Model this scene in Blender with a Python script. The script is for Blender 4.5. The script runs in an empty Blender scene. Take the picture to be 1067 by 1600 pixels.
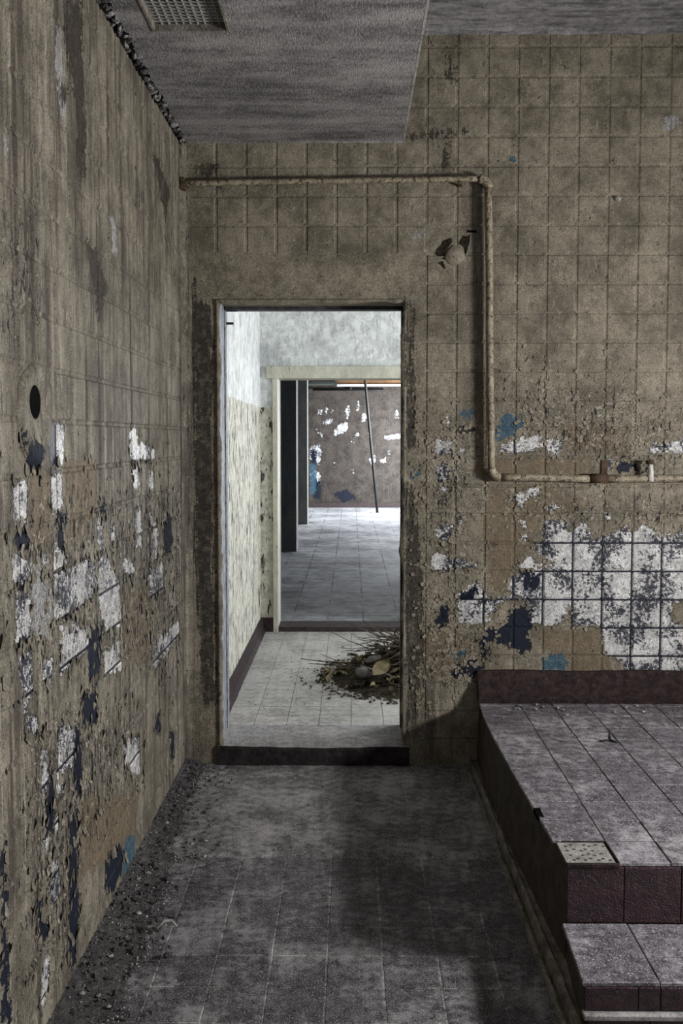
import bpy, bmesh, math, random
import numpy as np
from mathutils import Vector, Matrix, noise as mnoise

random.seed(7)
rng = np.random.default_rng(7)
scene = bpy.context.scene
COL = scene.collection

# ---------------------------------------------------------------- camera
F_PX = 1440.0
cam_data = bpy.data.cameras.new('camera')
cam_data.sensor_fit = 'VERTICAL'
cam_data.sensor_height = 36.0
cam_data.lens = 36.0 * F_PX / 1600.0
cam_data.shift_y = -39.5 / 1600.0
cam_data.clip_start = 0.05
cam = bpy.data.objects.new('camera', cam_data)
COL.objects.link(cam)
cam.location = (0, 0, 1.68)
cam.rotation_euler = (math.radians(90 - 3.0), 0, math.radians(0.617))
scene.camera = cam

# ---------------------------------------------------------------- world: overcast sky outside the windows
world = bpy.data.worlds.new('world')
scene.world = world
world.use_nodes = True
world.node_tree.nodes['Background'].inputs[0].default_value = (0.78, 0.87, 1.0, 1)
world.node_tree.nodes['Background'].inputs[1].default_value = 1.0

# ---------------------------------------------------------------- daylight at each window opening, plus an added rear fill
def area_light(name, loc, rot, sx, sy, power, col=(1.0, 0.97, 0.94)):
    d = bpy.data.lights.new(name, 'AREA')
    d.shape = 'RECTANGLE'
    d.size, d.size_y, d.energy, d.color = sx, sy, power, col
    o = bpy.data.objects.new(name, d)
    COL.objects.link(o)
    o.location, o.rotation_euler = loc, rot
    return o
R90 = math.pi / 2
area_light('daylight_side_window', (3.42, 2.30, 1.66), (0, R90, 0), .32, .85, 300)
area_light('added_rear_fill', (1.3, -1.92, 2.0), (R90, 0, 0), 3.0, 1.6, 22, (1.0, 0.965, 0.95))  # added fill behind the camera, no such source is seen
area_light('daylight_passage_window', (2.72, 6.2, 1.9), (0, R90, 0), 1.8, 1.6, 180, (.95, .97, 1.0))
for yy, pw in ((10.9, 62), (14.5, 210), (18.7, 1000)):
    area_light('daylight_hall_window', (2.5, yy, 1.6), (0, R90, 0), 1.3, 1.1, pw, (.92, .96, 1.0))

vs = scene.view_settings
vs.view_transform = 'Standard'
vs.look = 'None'
vs.gamma = 1.0
vs.use_curve_mapping = False
vs.exposure = -0.34

# ---------------------------------------------------------------- wear of the painted walls
# outlines of the worn patches and painted-in shadows in metres on each wall: (x, z) on the back walls, (y, z) on the left wall
BACK_WEAR={'peel':[[(.968,1.272),(1.096,1.272),(1.11,1.204),(1.163,1.286),(1.205,1.218),(1.219,1.164),(1.313,1.205),(1.393,1.245),(1.407,1.205),(1.487,1.252),(1.542,1.191),(1.673,1.205),(1.731,1.205),(1.737,.892),(1.679,.864),(1.63,.837),(1.618,.768),(1.682,.734),(1.74,.727),(1.745,.493),(1.405,.492),(1.322,.575),(1.281,.589),(1.273,.722),(1.116,.726),(1.102,.822),(1.082,.74),(.974,.726),(.899,.753),(.898,.856),(.775,.856),(.681,.739),(.545,.725),(.537,.889),(.652,.972),(.673,.903),(.721,.862),(.789,.89),(.801,.972),(.855,1.0),(.91,1.013),(1.017,1.048),(.936,1.109),(.922,1.15),(.962,1.163)],[(.841,1.041),(.895,1.088),(.963,1.041),(.855,1.013)],[(.741,1.651),(.822,1.678),(.956,1.705),(.97,1.624),(.836,1.604),(.748,1.604)],[(.977,1.664),(1.05,1.678),(1.064,1.624),(1.038,1.594),(.991,1.604)],[(.411,1.664),(.519,1.671),(.519,1.597),(.418,1.604)],[(.532,1.637),(.586,1.637),(.566,1.594),(.529,1.594)],[(.418,1.543),(.459,1.577),(.499,1.543),(.506,1.489),(.473,1.455),(.432,1.462)],[(.453,1.435),(.486,1.435),(.487,1.353),(.453,1.36)],[(.42,1.217),(.46,1.272),(.508,1.231),(.502,1.163),(.447,1.156)],[(.535,1.272),(.562,1.285),(.569,1.217),(.542,1.197)],[(.394,1.067),(.434,1.108),(.516,1.081),(.665,1.047),(.652,1.02),(.408,1.006)],[(.831,1.408),(.932,1.435),(.959,1.388),(.879,1.381),(.866,1.326),(.832,1.326)],[(.974,1.327),(1.027,1.361),(1.048,1.333),(.987,1.306)],[(.846,1.272),(.882,1.272),(.88,1.225),(.85,1.225)],[(.853,1.191),(.894,1.197),(.901,1.163),(.861,1.156)],[(1.494,1.638),(1.52,1.671),(1.574,1.664),(1.663,1.691),(1.721,1.691),(1.723,1.604),(1.501,1.604)],[(1.267,1.584),(1.307,1.577),(1.308,1.516),(1.268,1.503)],[(1.418,1.381),(1.471,1.408),(1.445,1.368)],[(.784,1.381),(.811,1.387),(.809,1.354),(.787,1.356)],[(1.271,1.313),(1.311,1.306),(1.318,1.273),(1.278,1.275)],[(1.648,1.327),(1.681,1.334),(1.682,1.3),(1.648,1.303)],[(.568,1.353),(.584,1.353),(.584,1.34),(.568,1.34)],[(.705,1.149),(.739,1.156),(.735,1.129),(.708,1.129)],[(.471,1.792),(.498,1.792),(.505,1.718),(.478,1.718)]],
'navy':[[(.816,.821),(.884,.842),(.912,.78),(.926,.725),(.9,.657),(.907,.595),(.86,.581),(.791,.629),(.696,.642),(.683,.559),(.655,.587),(.668,.711),(.763,.725)],[(.422,.814),(.49,.828),(.504,.78),(.477,.724),(.436,.717)],[(.499,.504),(.628,.573),(.663,.518),(.602,.435),(.506,.448)],[(.532,1.729),(.606,1.729),(.603,1.702),(.539,1.694)],[(.614,.656),(.654,.684),(.669,.615),(.628,.601)],[(.855,1.0),(.95,1.0),(.951,.931),(.883,.917)],[(.544,.889),(.639,.931),(.653,.869),(.544,.865)],[(1.334,1.577),(1.442,1.57),(1.443,1.51),(1.335,1.516)],[(1.455,1.557),(1.502,1.563),(1.496,1.51),(1.463,1.503)]],
'blue':[[(.969,.56),(1.064,.595),(1.105,.547),(1.065,.498),(.976,.505)],[(.714,1.705),(.767,1.799),(.888,1.785),(.861,1.745),(.795,1.678),(.728,1.664)],[(.545,1.819),(.632,1.839),(.632,1.792),(.552,1.779)],[(.297,1.516),(.337,1.523),(.344,1.482),(.304,1.482)],[(.532,.601),(.587,.614),(.59,.573),(.539,.566)],[(.787,3.081),(.814,3.081),(.806,3.045),(.784,3.05)]],
'brown':[[(.703,1.435),(1.04,1.442),(1.135,1.381),(1.203,1.34),(1.042,1.286),(.961,1.272),(.908,1.15),(.828,1.027),(.761,.89),(.693,.945),(.67,1.272)],[(.913,.712),(1.252,.712),(1.324,.492),(1.12,.485),(1.105,.561),(.996,.588)],[(.368,.71),(.504,.711),(.655,.656),(.684,.449),(.356,.476)],[(.715,1.59),(1.199,1.584),(1.255,1.489),(1.039,1.469),(.716,1.469)],[(.63,2.054),(.671,2.053),(.682,1.489),(.634,1.516),(.605,1.812)],[(1.036,1.759),(1.385,1.732),(1.387,1.597),(1.091,1.611)]],
'dark':[[(-.836,2.476),(-.779,2.463),(-.76,2.368),(-.703,2.336),(-.703,.981),(-.698,.321),(-.757,.321),(-.794,.981),(-.803,1.889),(-.832,2.209)],[(.275,1.438),(.32,1.406),(.351,1.048),(.362,.655),(.331,.324),(.289,.158)],[(.475,3.584),(.5,3.584),(.501,3.455),(.475,3.467)],[(.452,3.167),(.477,3.176),(.484,3.02),(.446,3.02)],[(.287,3.167),(.382,3.198),(.556,3.204),(.556,3.191),(.376,3.17)],[(.271,2.367),(.303,2.367),(.313,1.632),(.28,1.632)],[(-.761,3.024),(-.678,3.036),(-.691,3.005),(-.755,2.98)]],
'stain_shade':[[(.59,2.932),(.663,2.932),(.676,2.08),(.599,1.632),(.564,2.08)],[(.593,2.461),(.657,2.492),(.665,2.207),(.628,2.08)],[(-.843,2.811),(-.795,2.779),(-.825,2.337),(-.85,2.337)],[(.298,.457),(.494,.457),(.463,.025),(.3,.025)]],  # strips left of the pipe and patch beside the platform are painted cast shadow
'plaster':[[(1.533,3.256),(1.611,3.262),(1.621,3.225),(1.581,3.203),(1.537,3.209)],[(.289,2.707),(.353,2.707),(.353,2.666),(.296,2.667)]],
'rough':[[(.773,1.984),(.932,2.048),(1.445,1.952),(1.734,1.824),(1.743,1.407),(1.131,1.503),(.712,1.632),(.71,1.825)],[(.293,1.825),(.678,1.792),(.69,.392),(.298,.324)],[(.713,1.471),(1.741,1.471),(1.749,1.115),(.909,1.212)],[(-.699,2.873),(-.348,2.904),(-.38,2.825),(-.635,2.826)],[(.707,2.207),(.835,2.207),(.903,1.824),(.726,1.825)]],
}
LEFT_WEAR={'peel':[[(3.502,1.699),(3.607,1.733),(3.658,1.675),(3.952,1.638),(3.993,1.591),(3.53,1.593)],[(3.529,1.568),(3.653,1.565),(3.667,1.479),(3.576,1.476)],[(3.832,1.546),(3.939,1.542),(3.935,1.464),(3.84,1.461)],[(3.591,1.412),(3.682,1.41),(3.715,1.321),(3.672,1.213),(3.583,1.258)],[(3.816,1.391),(4.001,1.302),(4.007,1.152),(3.865,1.152),(3.892,1.276)],[(3.334,1.24),(3.478,1.229),(3.59,1.173),(3.524,1.133),(3.394,1.177)],[(3.214,1.384),(3.29,1.377),(3.286,1.308),(3.211,1.313)],[(3.049,1.42),(3.113,1.393),(3.127,1.297),(3.048,1.303)],[(3.054,1.277),(3.147,1.276),(3.33,1.155),(3.353,.993),(3.134,1.016),(3.047,1.128)],[(2.594,1.295),(2.992,1.292),(3.036,1.165),(2.755,1.141),(2.596,1.16)],[(2.588,1.724),(2.706,1.72),(2.701,1.613),(2.591,1.598)],[(2.59,1.592),(2.681,1.583),(2.683,1.464),(2.593,1.471)],[(2.598,1.386),(2.684,1.364),(2.738,1.306),(2.6,1.3)],[(2.288,1.57),(2.396,1.565),(2.399,1.47),(2.282,1.454)],[(2.279,1.39),(2.338,1.393),(2.401,1.341),(2.382,1.287),(2.283,1.325)],[(2.295,1.285),(2.397,1.273),(2.407,1.152),(2.293,1.161)],[(2.307,1.136),(2.405,1.113),(2.401,1.034),(2.318,1.056)],[(2.484,1.082),(2.576,1.054),(2.573,.988),(2.494,1.009)],[(2.634,1.146),(2.956,1.074),(2.905,1.002),(2.646,.993)],[(3.104,.956),(3.335,.942),(3.351,.827),(3.122,.87)],[(3.891,.828),(4.136,.794),(4.444,.802),(4.507,.726),(4.154,.682),(3.896,.679)],[(2.499,1.371),(2.542,1.362),(2.54,1.321),(2.505,1.326)],[(3.803,1.125),(4.106,1.129),(4.098,.986),(3.838,1.012)],[(2.325,1.054),(2.434,1.025),(2.42,.994),(2.341,.991)],[(2.46,.837),(2.512,.819),(2.519,.703),(2.472,.663)],[(2.589,.694),(2.664,.658),(2.632,.619),(2.575,.651)],[(2.551,.621),(2.615,.585),(2.587,.54)],[(2.474,.59),(2.532,.565),(2.497,.516)],[(2.519,.533),(2.594,.457),(2.619,.368),(2.571,.341),(2.491,.403),(2.521,.463)],[(2.468,.262),(2.525,.22),(2.454,.102),(2.415,.15)],[(2.606,.857),(2.798,.807),(2.759,.68),(2.607,.707)],[(3.35,.551),(3.615,.501),(3.617,.317),(3.384,.454)],[(2.351,.971),(2.435,.937),(2.445,.882),(2.36,.917)]],
'navy':[[(2.92,1.075),(3.095,1.046),(3.092,.981),(3.034,.871),(2.935,.898)],[(2.361,1.698),(2.43,1.665),(2.522,1.665),(2.489,1.595),(2.403,1.604)],[(3.103,1.474),(3.171,1.469),(3.168,1.418),(3.107,1.43)],[(2.282,1.454),(2.419,1.446),(2.419,1.383),(2.279,1.406)],[(4.114,1.292),(4.311,1.333),(4.328,1.15),(4.154,1.152)],[(2.621,1.46),(2.729,1.451),(2.728,1.422),(2.688,1.432),(2.693,1.344),(2.64,1.35)],[(3.102,.218),(3.286,.204),(3.362,.12),(3.197,.054),(3.09,.133)],[(2.704,.543),(2.783,.51),(2.782,.164),(2.723,.036),(2.682,.1)],[(2.781,.802),(2.843,.762),(2.832,.551),(2.739,.608)],[(2.518,.776),(2.578,.708),(2.548,.553),(2.489,.579)],[(2.174,.702),(2.201,.674),(2.202,.447),(2.212,.228),(2.151,.264)],[(2.401,.513),(2.471,.388),(2.507,.295),(2.439,.27),(2.42,.397)],[(2.859,.88),(3.022,.845),(3.016,.717),(2.854,.779)],[(3.901,.491),(4.032,.437),(4.015,.37),(3.91,.411)],[(4.243,.312),(4.319,.287),(4.313,.149),(4.236,.176)]],
'blue':[[(3.357,.196),(3.52,.124),(3.513,-.014),(3.344,-.055),(3.326,.064)]],
'brown':[[(2.717,1.613),(3.033,1.605),(3.05,1.442),(2.764,1.328),(2.709,1.462)],[(3.408,1.127),(3.84,1.057),(3.824,.743),(3.426,.84)],[(2.411,1.598),(2.581,1.592),(2.57,1.365),(2.432,1.382)],[(2.826,.563),(3.539,.283),(3.531,.132),(3.111,.214),(2.814,.312)]],
'dark':[[(2.771,2.967),(2.951,3.05),(2.978,2.766),(2.975,2.505),(2.889,2.481),(2.875,2.728),(2.795,2.839)],[(2.727,2.693),(2.788,2.715),(2.787,2.677),(2.725,2.656)],[(3.986,2.892),(4.15,2.886),(4.348,2.826),(4.244,2.655),(4.177,2.724)],[(2.976,2.304),(3.094,2.307),(3.209,2.199),(3.122,2.079),(3.033,2.212)]],
'stain_shade':[[(2.696,2.932),(2.986,3.066),(3.012,2.515),(2.871,2.457),(2.746,2.773)],[(2.914,2.31),(3.216,2.332),(3.267,2.097),(3.079,2.002),(2.923,2.153)],[(2.272,2.623),(2.378,2.627),(2.414,2.439),(2.338,2.266),(2.252,2.244)],[(2.361,2.287),(2.531,2.331),(2.563,1.948),(2.365,1.928)],[(2.939,1.919),(3.182,1.968),(3.231,1.824),(3.256,1.758),(2.941,1.716)],[(3.039,1.732),(3.314,1.736),(3.241,1.449),(3.025,1.465)]],
'plaster':[[(2.422,1.349),(2.531,1.322),(2.567,1.245),(2.582,1.175),(2.486,1.117),(2.419,1.184)],[(2.261,2.406),(2.289,2.408),(2.288,2.384),(2.259,2.375)],[(2.677,2.844),(2.751,2.866),(2.744,2.736),(2.784,2.621),(2.723,2.618),(2.687,2.749)],[(3.286,2.457),(3.351,2.45),(3.336,2.334),(3.292,2.336)]],
'rough':[[(2.274,1.582),(4.652,1.565),(4.597,.445),(2.248,1.075)],[(2.321,1.055),(3.67,.693),(3.647,.24),(2.814,.312),(2.761,-.069),(2.279,.235)],[(2.254,2.275),(2.557,2.337),(2.537,1.946),(2.235,1.914)]],
}
FAR_WEAR={'peel':[[(-.4,1.88),(-.18,2.04),(-.08,2.04),(-.09,1.85),(-.23,1.78),(-.37,1.73)],[(-.12,2.38),(-.05,2.39),(-.05,2.16),(-.12,2.09)],[(.13,2.52),(.18,2.52),(.16,2.28),(.11,2.3)],[(.22,2.23),(.32,2.21),(.32,2.04),(.25,2.04)],[(.7,1.73),(1.01,1.78),(1.18,1.76),(1.18,1.69),(.77,1.64)],[(.08,1.78),(.18,1.81),(.15,1.69),(.08,1.7)],[(-.56,2.47),(-.53,2.47),(-.54,2.19),(-.57,2.19)],[(-.66,2.04),(-.47,2.14),(-.4,2.09),(-.54,1.97)],[(.8,1.4),(.88,1.41),(.87,1.33),(.8,1.33)],[(.39,1.23),(.53,1.33),(.53,1.14),(.42,1.09)],[(-.92,1.5),(-.71,1.54),(-.66,1.38),(-.71,1.09),(-.92,1.23)],[(-.92,.95),(-.76,.97),(-.68,.85),(-.71,.56),(-.9,.71)],[(-.75,2.28),(-.66,2.33),(-.63,2.21),(-.73,2.19)],[(-.47,2.28),(-.41,2.29),(-.42,2.2)],[(-.71,1.81),(-.6,1.78),(-.66,1.71)],[(-.04,1.61),(.03,1.64),(.03,1.57)],[(.63,1.19),(.75,1.26),(.77,1.16),(.68,1.13)],[(.96,2.28),(1.03,2.3),(1.03,2.09),(.99,2.09)],[(.37,1.81),(.44,1.78),(.41,1.69)],[(-.8,1.85),(-.75,1.9),(-.75,1.78)],[(-.42,1.14),(-.36,1.15),(-.37,1.04)],[(.01,.99),(.06,1.0),(.05,.9)]],
'blue':[[(-.92,1.14),(-.78,1.09),(-.8,.47),(-.92,.42)]],
'navy':[[(-.92,1.42),(-.78,1.47),(-.76,1.14),(-.9,1.09)],[(-.85,.85),(-.66,.71),(-.71,.32),(-.85,.37)],[(-.42,.47),(-.09,.56),(.11,.37),(-.18,.23)]],
'stain_shade':[[(-.94,2.76),(1.15,2.75),(1.15,2.57),(.29,2.47),(-.94,2.57)]],
'plaster':[],
'rough':[],
}

def signed_inside(pts, poly):
    """distance to the outline, positive inside"""
    P = np.asarray(poly, float)
    a, b = P, np.roll(P, -1, 0)
    d = np.full(len(pts), 1e9)
    inside = np.zeros(len(pts), bool)
    for (ax, ay), (bx, by) in zip(a, b):
        ex, ey = bx - ax, by - ay
        wx, wy = pts[:, 0] - ax, pts[:, 1] - ay
        t = np.clip((wx * ex + wy * ey) / (ex * ex + ey * ey + 1e-12), 0, 1)
        d = np.minimum(d, np.hypot(wx - t * ex, wy - t * ey))
        c = (ay > pts[:, 1]) != (by > pts[:, 1])
        if abs(ey) > 1e-9:
            inside ^= c & (pts[:, 0] < ax + (pts[:, 1] - ay) * ex / ey)
    return np.where(inside, d, -d)

def wear_value(pts, polys, soft):
    if not polys:
        return np.zeros(len(pts))
    s = np.full(len(pts), -1e9)
    for p in polys:
        s = np.maximum(s, signed_inside(pts, p))
    return np.clip(0.5 + s / soft, 0, 1)

SOFT = {'peel': .05, 'navy': .085, 'brown': .12, 'rough': .3, 'stain_shade': .16, 'blue': .07, 'plaster': .09, 'dark': .10}
def wear_arrays(pts, wear, k=1.0):
    g = lambda n: wear_value(pts, wear.get(n, []), SOFT[n] * k)
    A = np.stack([g('peel'), g('navy'), g('brown'), g('rough')], 1)
    B = np.stack([g('stain_shade'), g('blue'), g('plaster'), g('dark')], 1)
    return A, B

def set_wear(me, A, B):
    for n, arr in (('wear_a', A), ('wear_b', B)):
        at = me.attributes.new(n, 'FLOAT_COLOR', 'POINT')
        at.data.foreach_set('color', np.ascontiguousarray(arr, dtype=np.float32).ravel())

# ---------------------------------------------------------------- node helper
class NT:
    def __init__(self, name):
        self.m = bpy.data.materials.new(name)
        self.m.use_nodes = True
        self.t = self.m.node_tree
        self.b = self.t.nodes['Principled BSDF']
        self.geo = self.t.nodes.new('ShaderNodeNewGeometry')
        self.P = self.geo.outputs['Position']
    def put(self, sock, v):
        if isinstance(v, bpy.types.NodeSocket):
            self.t.links.new(v, sock)
        elif v is not None:
            if hasattr(sock.default_value, '__len__') and not hasattr(v, '__len__'):
                v = (v,) * len(sock.default_value)
            if hasattr(v, '__len__') and len(v) == 3 and len(sock.default_value) == 4:
                v = (*v, 1)
            sock.default_value = v
    def math(self, op, a, b=None, c=None, clamp=False):
        n = self.t.nodes.new('ShaderNodeMath'); n.operation = op; n.use_clamp = clamp
        for i, v in enumerate((a, b, c)):
            if v is not None: self.put(n.inputs[i], v)
        return n.outputs[0]
    def scale(self, vec, s, off=(0, 0, 0)):
        n = self.t.nodes.new('ShaderNodeMapping')
        self.put(n.inputs['Vector'], vec); n.inputs['Scale'].default_value = s; n.inputs['Location'].default_value = off
        return n.outputs[0]
    def noise(self, vec, scale, detail=4, rough=.55, dist=0):
        n = self.t.nodes.new('ShaderNodeTexNoise')
        self.put(n.inputs['Vector'], vec)
        n.inputs['Scale'].default_value = scale; n.inputs['Detail'].default_value = detail
        n.inputs['Roughness'].default_value = rough; n.inputs['Distortion'].default_value = dist
        return n.outputs['Fac']
    def voro(self, vec, scale, feature='DISTANCE_TO_EDGE'):
        n = self.t.nodes.new('ShaderNodeTexVoronoi'); n.feature = feature
        self.put(n.inputs['Vector'], vec); n.inputs['Scale'].default_value = scale
        return n.outputs['Distance']
    def ramp(self, v, lo, hi, a=0., b=1.):
        n = self.t.nodes.new('ShaderNodeMapRange'); n.interpolation_type = 'SMOOTHSTEP'
        self.put(n.inputs[0], v)
        for i, q in enumerate((lo, hi, a, b)): n.inputs[i + 1].default_value = q
        return n.outputs[0]
    def mix(self, f, a, b, mode='MIX'):
        n = self.t.nodes.new('ShaderNodeMix'); n.data_type = 'RGBA'; n.blend_type = mode
        self.put(n.inputs[0], f); self.put(n.inputs[6], a); self.put(n.inputs[7], b)
        return n.outputs[2]
    def attr(self, name):
        n = self.t.nodes.new('ShaderNodeAttribute'); n.attribute_name = name
        s = self.t.nodes.new('ShaderNodeSeparateColor'); self.t.links.new(n.outputs['Color'], s.inputs[0])
        return s.outputs[0], s.outputs[1], s.outputs[2], n.outputs['Alpha']
    def xyz(self, vec):
        n = self.t.nodes.new('ShaderNodeSeparateXYZ'); self.put(n.inputs[0], vec)
        return n.outputs
    def objrand(self):
        return self.t.nodes.new('ShaderNodeObjectInfo').outputs['Random']
    def bump(self, h, dist=.004, strength=1.0):
        n = self.t.nodes.new('ShaderNodeBump')
        n.inputs['Strength'].default_value = strength; n.inputs['Distance'].default_value = dist
        self.put(n.inputs['Height'], h)
        self.t.links.new(n.outputs[0], self.b.inputs['Normal'])
    def done(self, col, rough=.8, spec=.3):
        self.put(self.b.inputs['Base Color'], col); self.put(self.b.inputs['Roughness'], rough)
        self.b.inputs['Specular IOR Level'].default_value = spec
        return self.m

# ---------------------------------------------------------------- materials
def wall_paint(name, under_is_tile, light=(.232, .207, .160), deep=(.100, .088, .067), streak_amt=.0, dirt=1.0, bright=1.0):
    """old oil paint in peeling layers over white glazed tile (or over the dark joints between the tiles)"""
    n = NT(name)
    P = n.P
    pe, na, br, ro = n.attr('wear_a')
    st, bl, pl, dk = n.attr('wear_b')
    n1 = n.noise(P, 5, 6, .6); n2 = n.noise(P, 21, 6, .6); n3 = n.noise(P, 85, 4, .6); n4 = n.noise(P, 190, 3, .7)
    Pz = n.scale(P, (17, 17, .8)); s1 = n.noise(Pz, 1.5, 5, .65); s2 = n.noise(n.scale(P, (60, 60, 5)), 1.2, 4, .6)
    c = lambda v, k: n.math('MULTIPLY', n.math('SUBTRACT', v, .5), k)
    e = n.math('ADD', n.math('ADD', c(n1, .25), c(n2, 1.1)), c(n3, .9))
    e2 = n.math('ADD', c(n.noise(P, 30, 6, .72), 1.7), c(s2, .6))
    L = lambda a, err, lo=.46, hi=.54: n.ramp(n.math('ADD', a, err), lo, hi)
    # paint: mottled, streaked, grainy
    tone = n.math('ADD', n.math('MULTIPLY', n1, .6), n.math('MULTIPLY', n2, .4))
    col = n.mix(n.ramp(tone, .34, .66), deep, light)
    if streak_amt:
        col = n.mix(n.math('MULTIPLY', n.ramp(s1, .48, .66), streak_amt), col, (.045, .038, .032))
        col = n.mix(n.math('MULTIPLY', n.ramp(s1, .44, .3), streak_amt * .55), col, (.33 * bright, .305 * bright, .26 * bright))
        col = n.mix(n.math('MULTIPLY', n.ramp(s2, .60, .70), streak_amt * .9), col, (.035, .03, .028))
    blotch = n.ramp(n.noise(P, 12, 8, .78), .50, .68)
    col = n.mix(n.math('MULTIPLY', blotch, .5 * dirt), col, (.048, .041, .033))
    scuff = n.ramp(n.noise(n.scale(P, (1, 1, .35), (3, 1, 4)), 40, 6, .75), .57, .68)
    col = n.mix(n.math('MULTIPLY', scuff, .45 * bright), col, (.36, .33, .27))
    # brown primer where the top coat is gone
    mb = n.math('MULTIPLY', L(br, e, .42, .58), .85)
    col = n.mix(mb, col, n.mix(n2, (.075, .058, .038), (.16, .127, .085)))
    # small chips, more of them in the rough zones
    chips_t = n.math('SUBTRACT', n.noise(P, 62, 5, .7), n.math('MULTIPLY', n.math('SUBTRACT', 1.0, ro), .13))
    chips = n.ramp(chips_t, .575, .61)
    col = n.mix(n.math('MULTIPLY', chips, .55), col, (.075, .062, .05))
    flake_t = n.math('SUBTRACT', n.noise(P, 38, 6, .65, .4), n.math('MULTIPLY', n.math('SUBTRACT', 1.0, ro), .2))
    flake = n.ramp(flake_t, .545, .575)
    col = n.mix(n.math('MULTIPLY', flake, .6), col, (.33, .30, .245))
    pits = n.ramp(n.noise(n.scale(P, (1, 1, .55)), 58, 4, .7), .655, .69)
    col = n.mix(n.math('MULTIPLY', pits, .85), col, (.03, .026, .024))
    # black vertical nicks through the paint in the rough zones
    nick_t = n.math('SUBTRACT', n.noise(n.scale(P, (1, 1, .30), (2, 6, 1)), 52, 5, .72), n.math('MULTIPLY', n.math('SUBTRACT', 1.0, ro), .13 if streak_amt > .5 else .19))
    nicks = n.ramp(nick_t, .575 - .03 * (streak_amt > .5), .605 - .03 * (streak_amt > .5))
    col = n.mix(n.math('MULTIPLY', nicks, .95), col, (.012, .013, .018))
    # exposed tile
    m_pe = L(pe, e)
    if under_is_tile:
        spk = n.noise(P, 75, 6, .78)
        area = n.math('MULTIPLY', n.ramp(n.noise(P, 7.5, 3, .5), .38, .62), .13)
        spots = n.ramp(n.math('ADD', spk, area), .565, .615)
        wt = n.mix(n.ramp(n2, .3, .7), (.33, .33, .33), (.58, .58, .58))
        wt = n.mix(n.math('MULTIPLY', n.ramp(n.noise(P, 130, 3, .7), .5, .62), .3), wt, (.2, .2, .22))
        under = n.mix(n.math('MULTIPLY', spots, .96), wt, (.013, .015, .026))
    else:
        under = n.mix(n2, (.008, .009, .016), (.02, .022, .032))
    col = n.mix(m_pe, col, under)
    rim = n.math('SUBTRACT', L(pe, e, .40, .46), m_pe, clamp=True)
    m_na = L(na, e2)
    col = n.mix(m_na, col, n.mix(n3, (.004, .005, .010), (.010, .015, .030)))
    m_bl = n.math('MULTIPLY', L(bl, e2), n.ramp(n3, .25, .55, .55, 1))
    col = n.mix(m_bl, col, n.mix(n2, (.018, .045, .075), (.05, .105, .14)))
    m_pl = L(pl, e2)
    col = n.mix(m_pl, col, n.mix(n3, (.16, .16, .165), (.33, .33, .33)))
    m_dk = n.math('MULTIPLY', L(dk, n.math('ADD', n.math('MULTIPLY', e, .9), c(s2, 1.3)), .42, .58), n.ramp(n.noise(P, 28, 6, .75), .36, .56, .5, .97))
    col = n.mix(m_dk, col, n.mix(n2, (.010, .009, .009), (.055, .046, .039)))
    stn = n.math('MULTIPLY', n.math('MULTIPLY', st, n.ramp(n.math('ADD', n.math('ADD', s1, c(s2, .6)), c(n2, .7)), .36, .62)), .85)
    col = n.mix(stn, col, (.05, .042, .036))  # stains, and the painted cast shadows
    grain = n.ramp(n4, .28, .72, .52, 1.5)
    gr = n.t.nodes.new('ShaderNodeCombineColor')
    for i in range(3): n.put(gr.inputs[i], grain)
    col = n.mix(1.0, col, gr.outputs[0], 'MULTIPLY')
    # relief: layers of paint standing over the tile
    h = n.math('SUBTRACT', 1.0, n.math('MULTIPLY', n.math('MAXIMUM', m_pe, m_na), .75))
    h = n.math('SUBTRACT', h, n.math('MULTIPLY', mb, .3))
    h = n.math('SUBTRACT', h, n.math('MULTIPLY', chips, .35))
    h = n.math('ADD', h, n.math('MULTIPLY', flake, .45))
    h = n.math('ADD', h, n.math('MULTIPLY', rim, .3))
    h = n.math('SUBTRACT', h, n.math('MULTIPLY', n.math('MAXIMUM', pits, nicks), .7))
    h = n.math('SUBTRACT', h, n.math('MULTIPLY', m_dk, .7))
    h = n.math('ADD', h, n.math('MULTIPLY', n2, .5))
    h = n.math('ADD', h, n.math('MULTIPLY', n3, .25))
    if streak_amt: h = n.math('ADD', h, n.math('MULTIPLY', s2, .5 * streak_amt))
    n.bump(h, .008)
    rgh = n.math('SUBTRACT', .62, n.math('MULTIPLY', m_pe, .3))
    return n.done(col, rgh, .18)

def concrete(name, a, b, streak=(3, 40, 10), dirt=(.05, .05, .055), amt=.6, bump=.004, fine=1.0):
    n = NT(name); P = n.P
    n1 = n.noise(P, 3.2, 7, .65); n2 = n.noise(P, 24, 6, .65); n4 = n.noise(P, 150, 3, .7)
    s = n.noise(n.scale(P, streak), .8, 6, .75)
    col = n.mix(n.ramp(n.math('ADD', n.math('MULTIPLY', n1, .5), n.math('MULTIPLY', n2, .5)), .36, .64), a, b)
    col = n.mix(n.math('MULTIPLY', n.ramp(s, .44, .62), amt), col, dirt)
    col = n.mix(n.math('MULTIPLY', n.ramp(n4, .55, .8), .45 * fine), col, tuple(min(1, q * 1.9) for q in b))
    col = n.mix(n.math('MULTIPLY', n.ramp(n4, .45, .2), .5 * fine), col, tuple(q * .35 for q in a))
    n.bump(n.math('ADD', n2, n.math('MULTIPLY', n.noise(P, 110, 4, .7), .5)), bump)
    return n.done(col, .9, .2)

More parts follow.
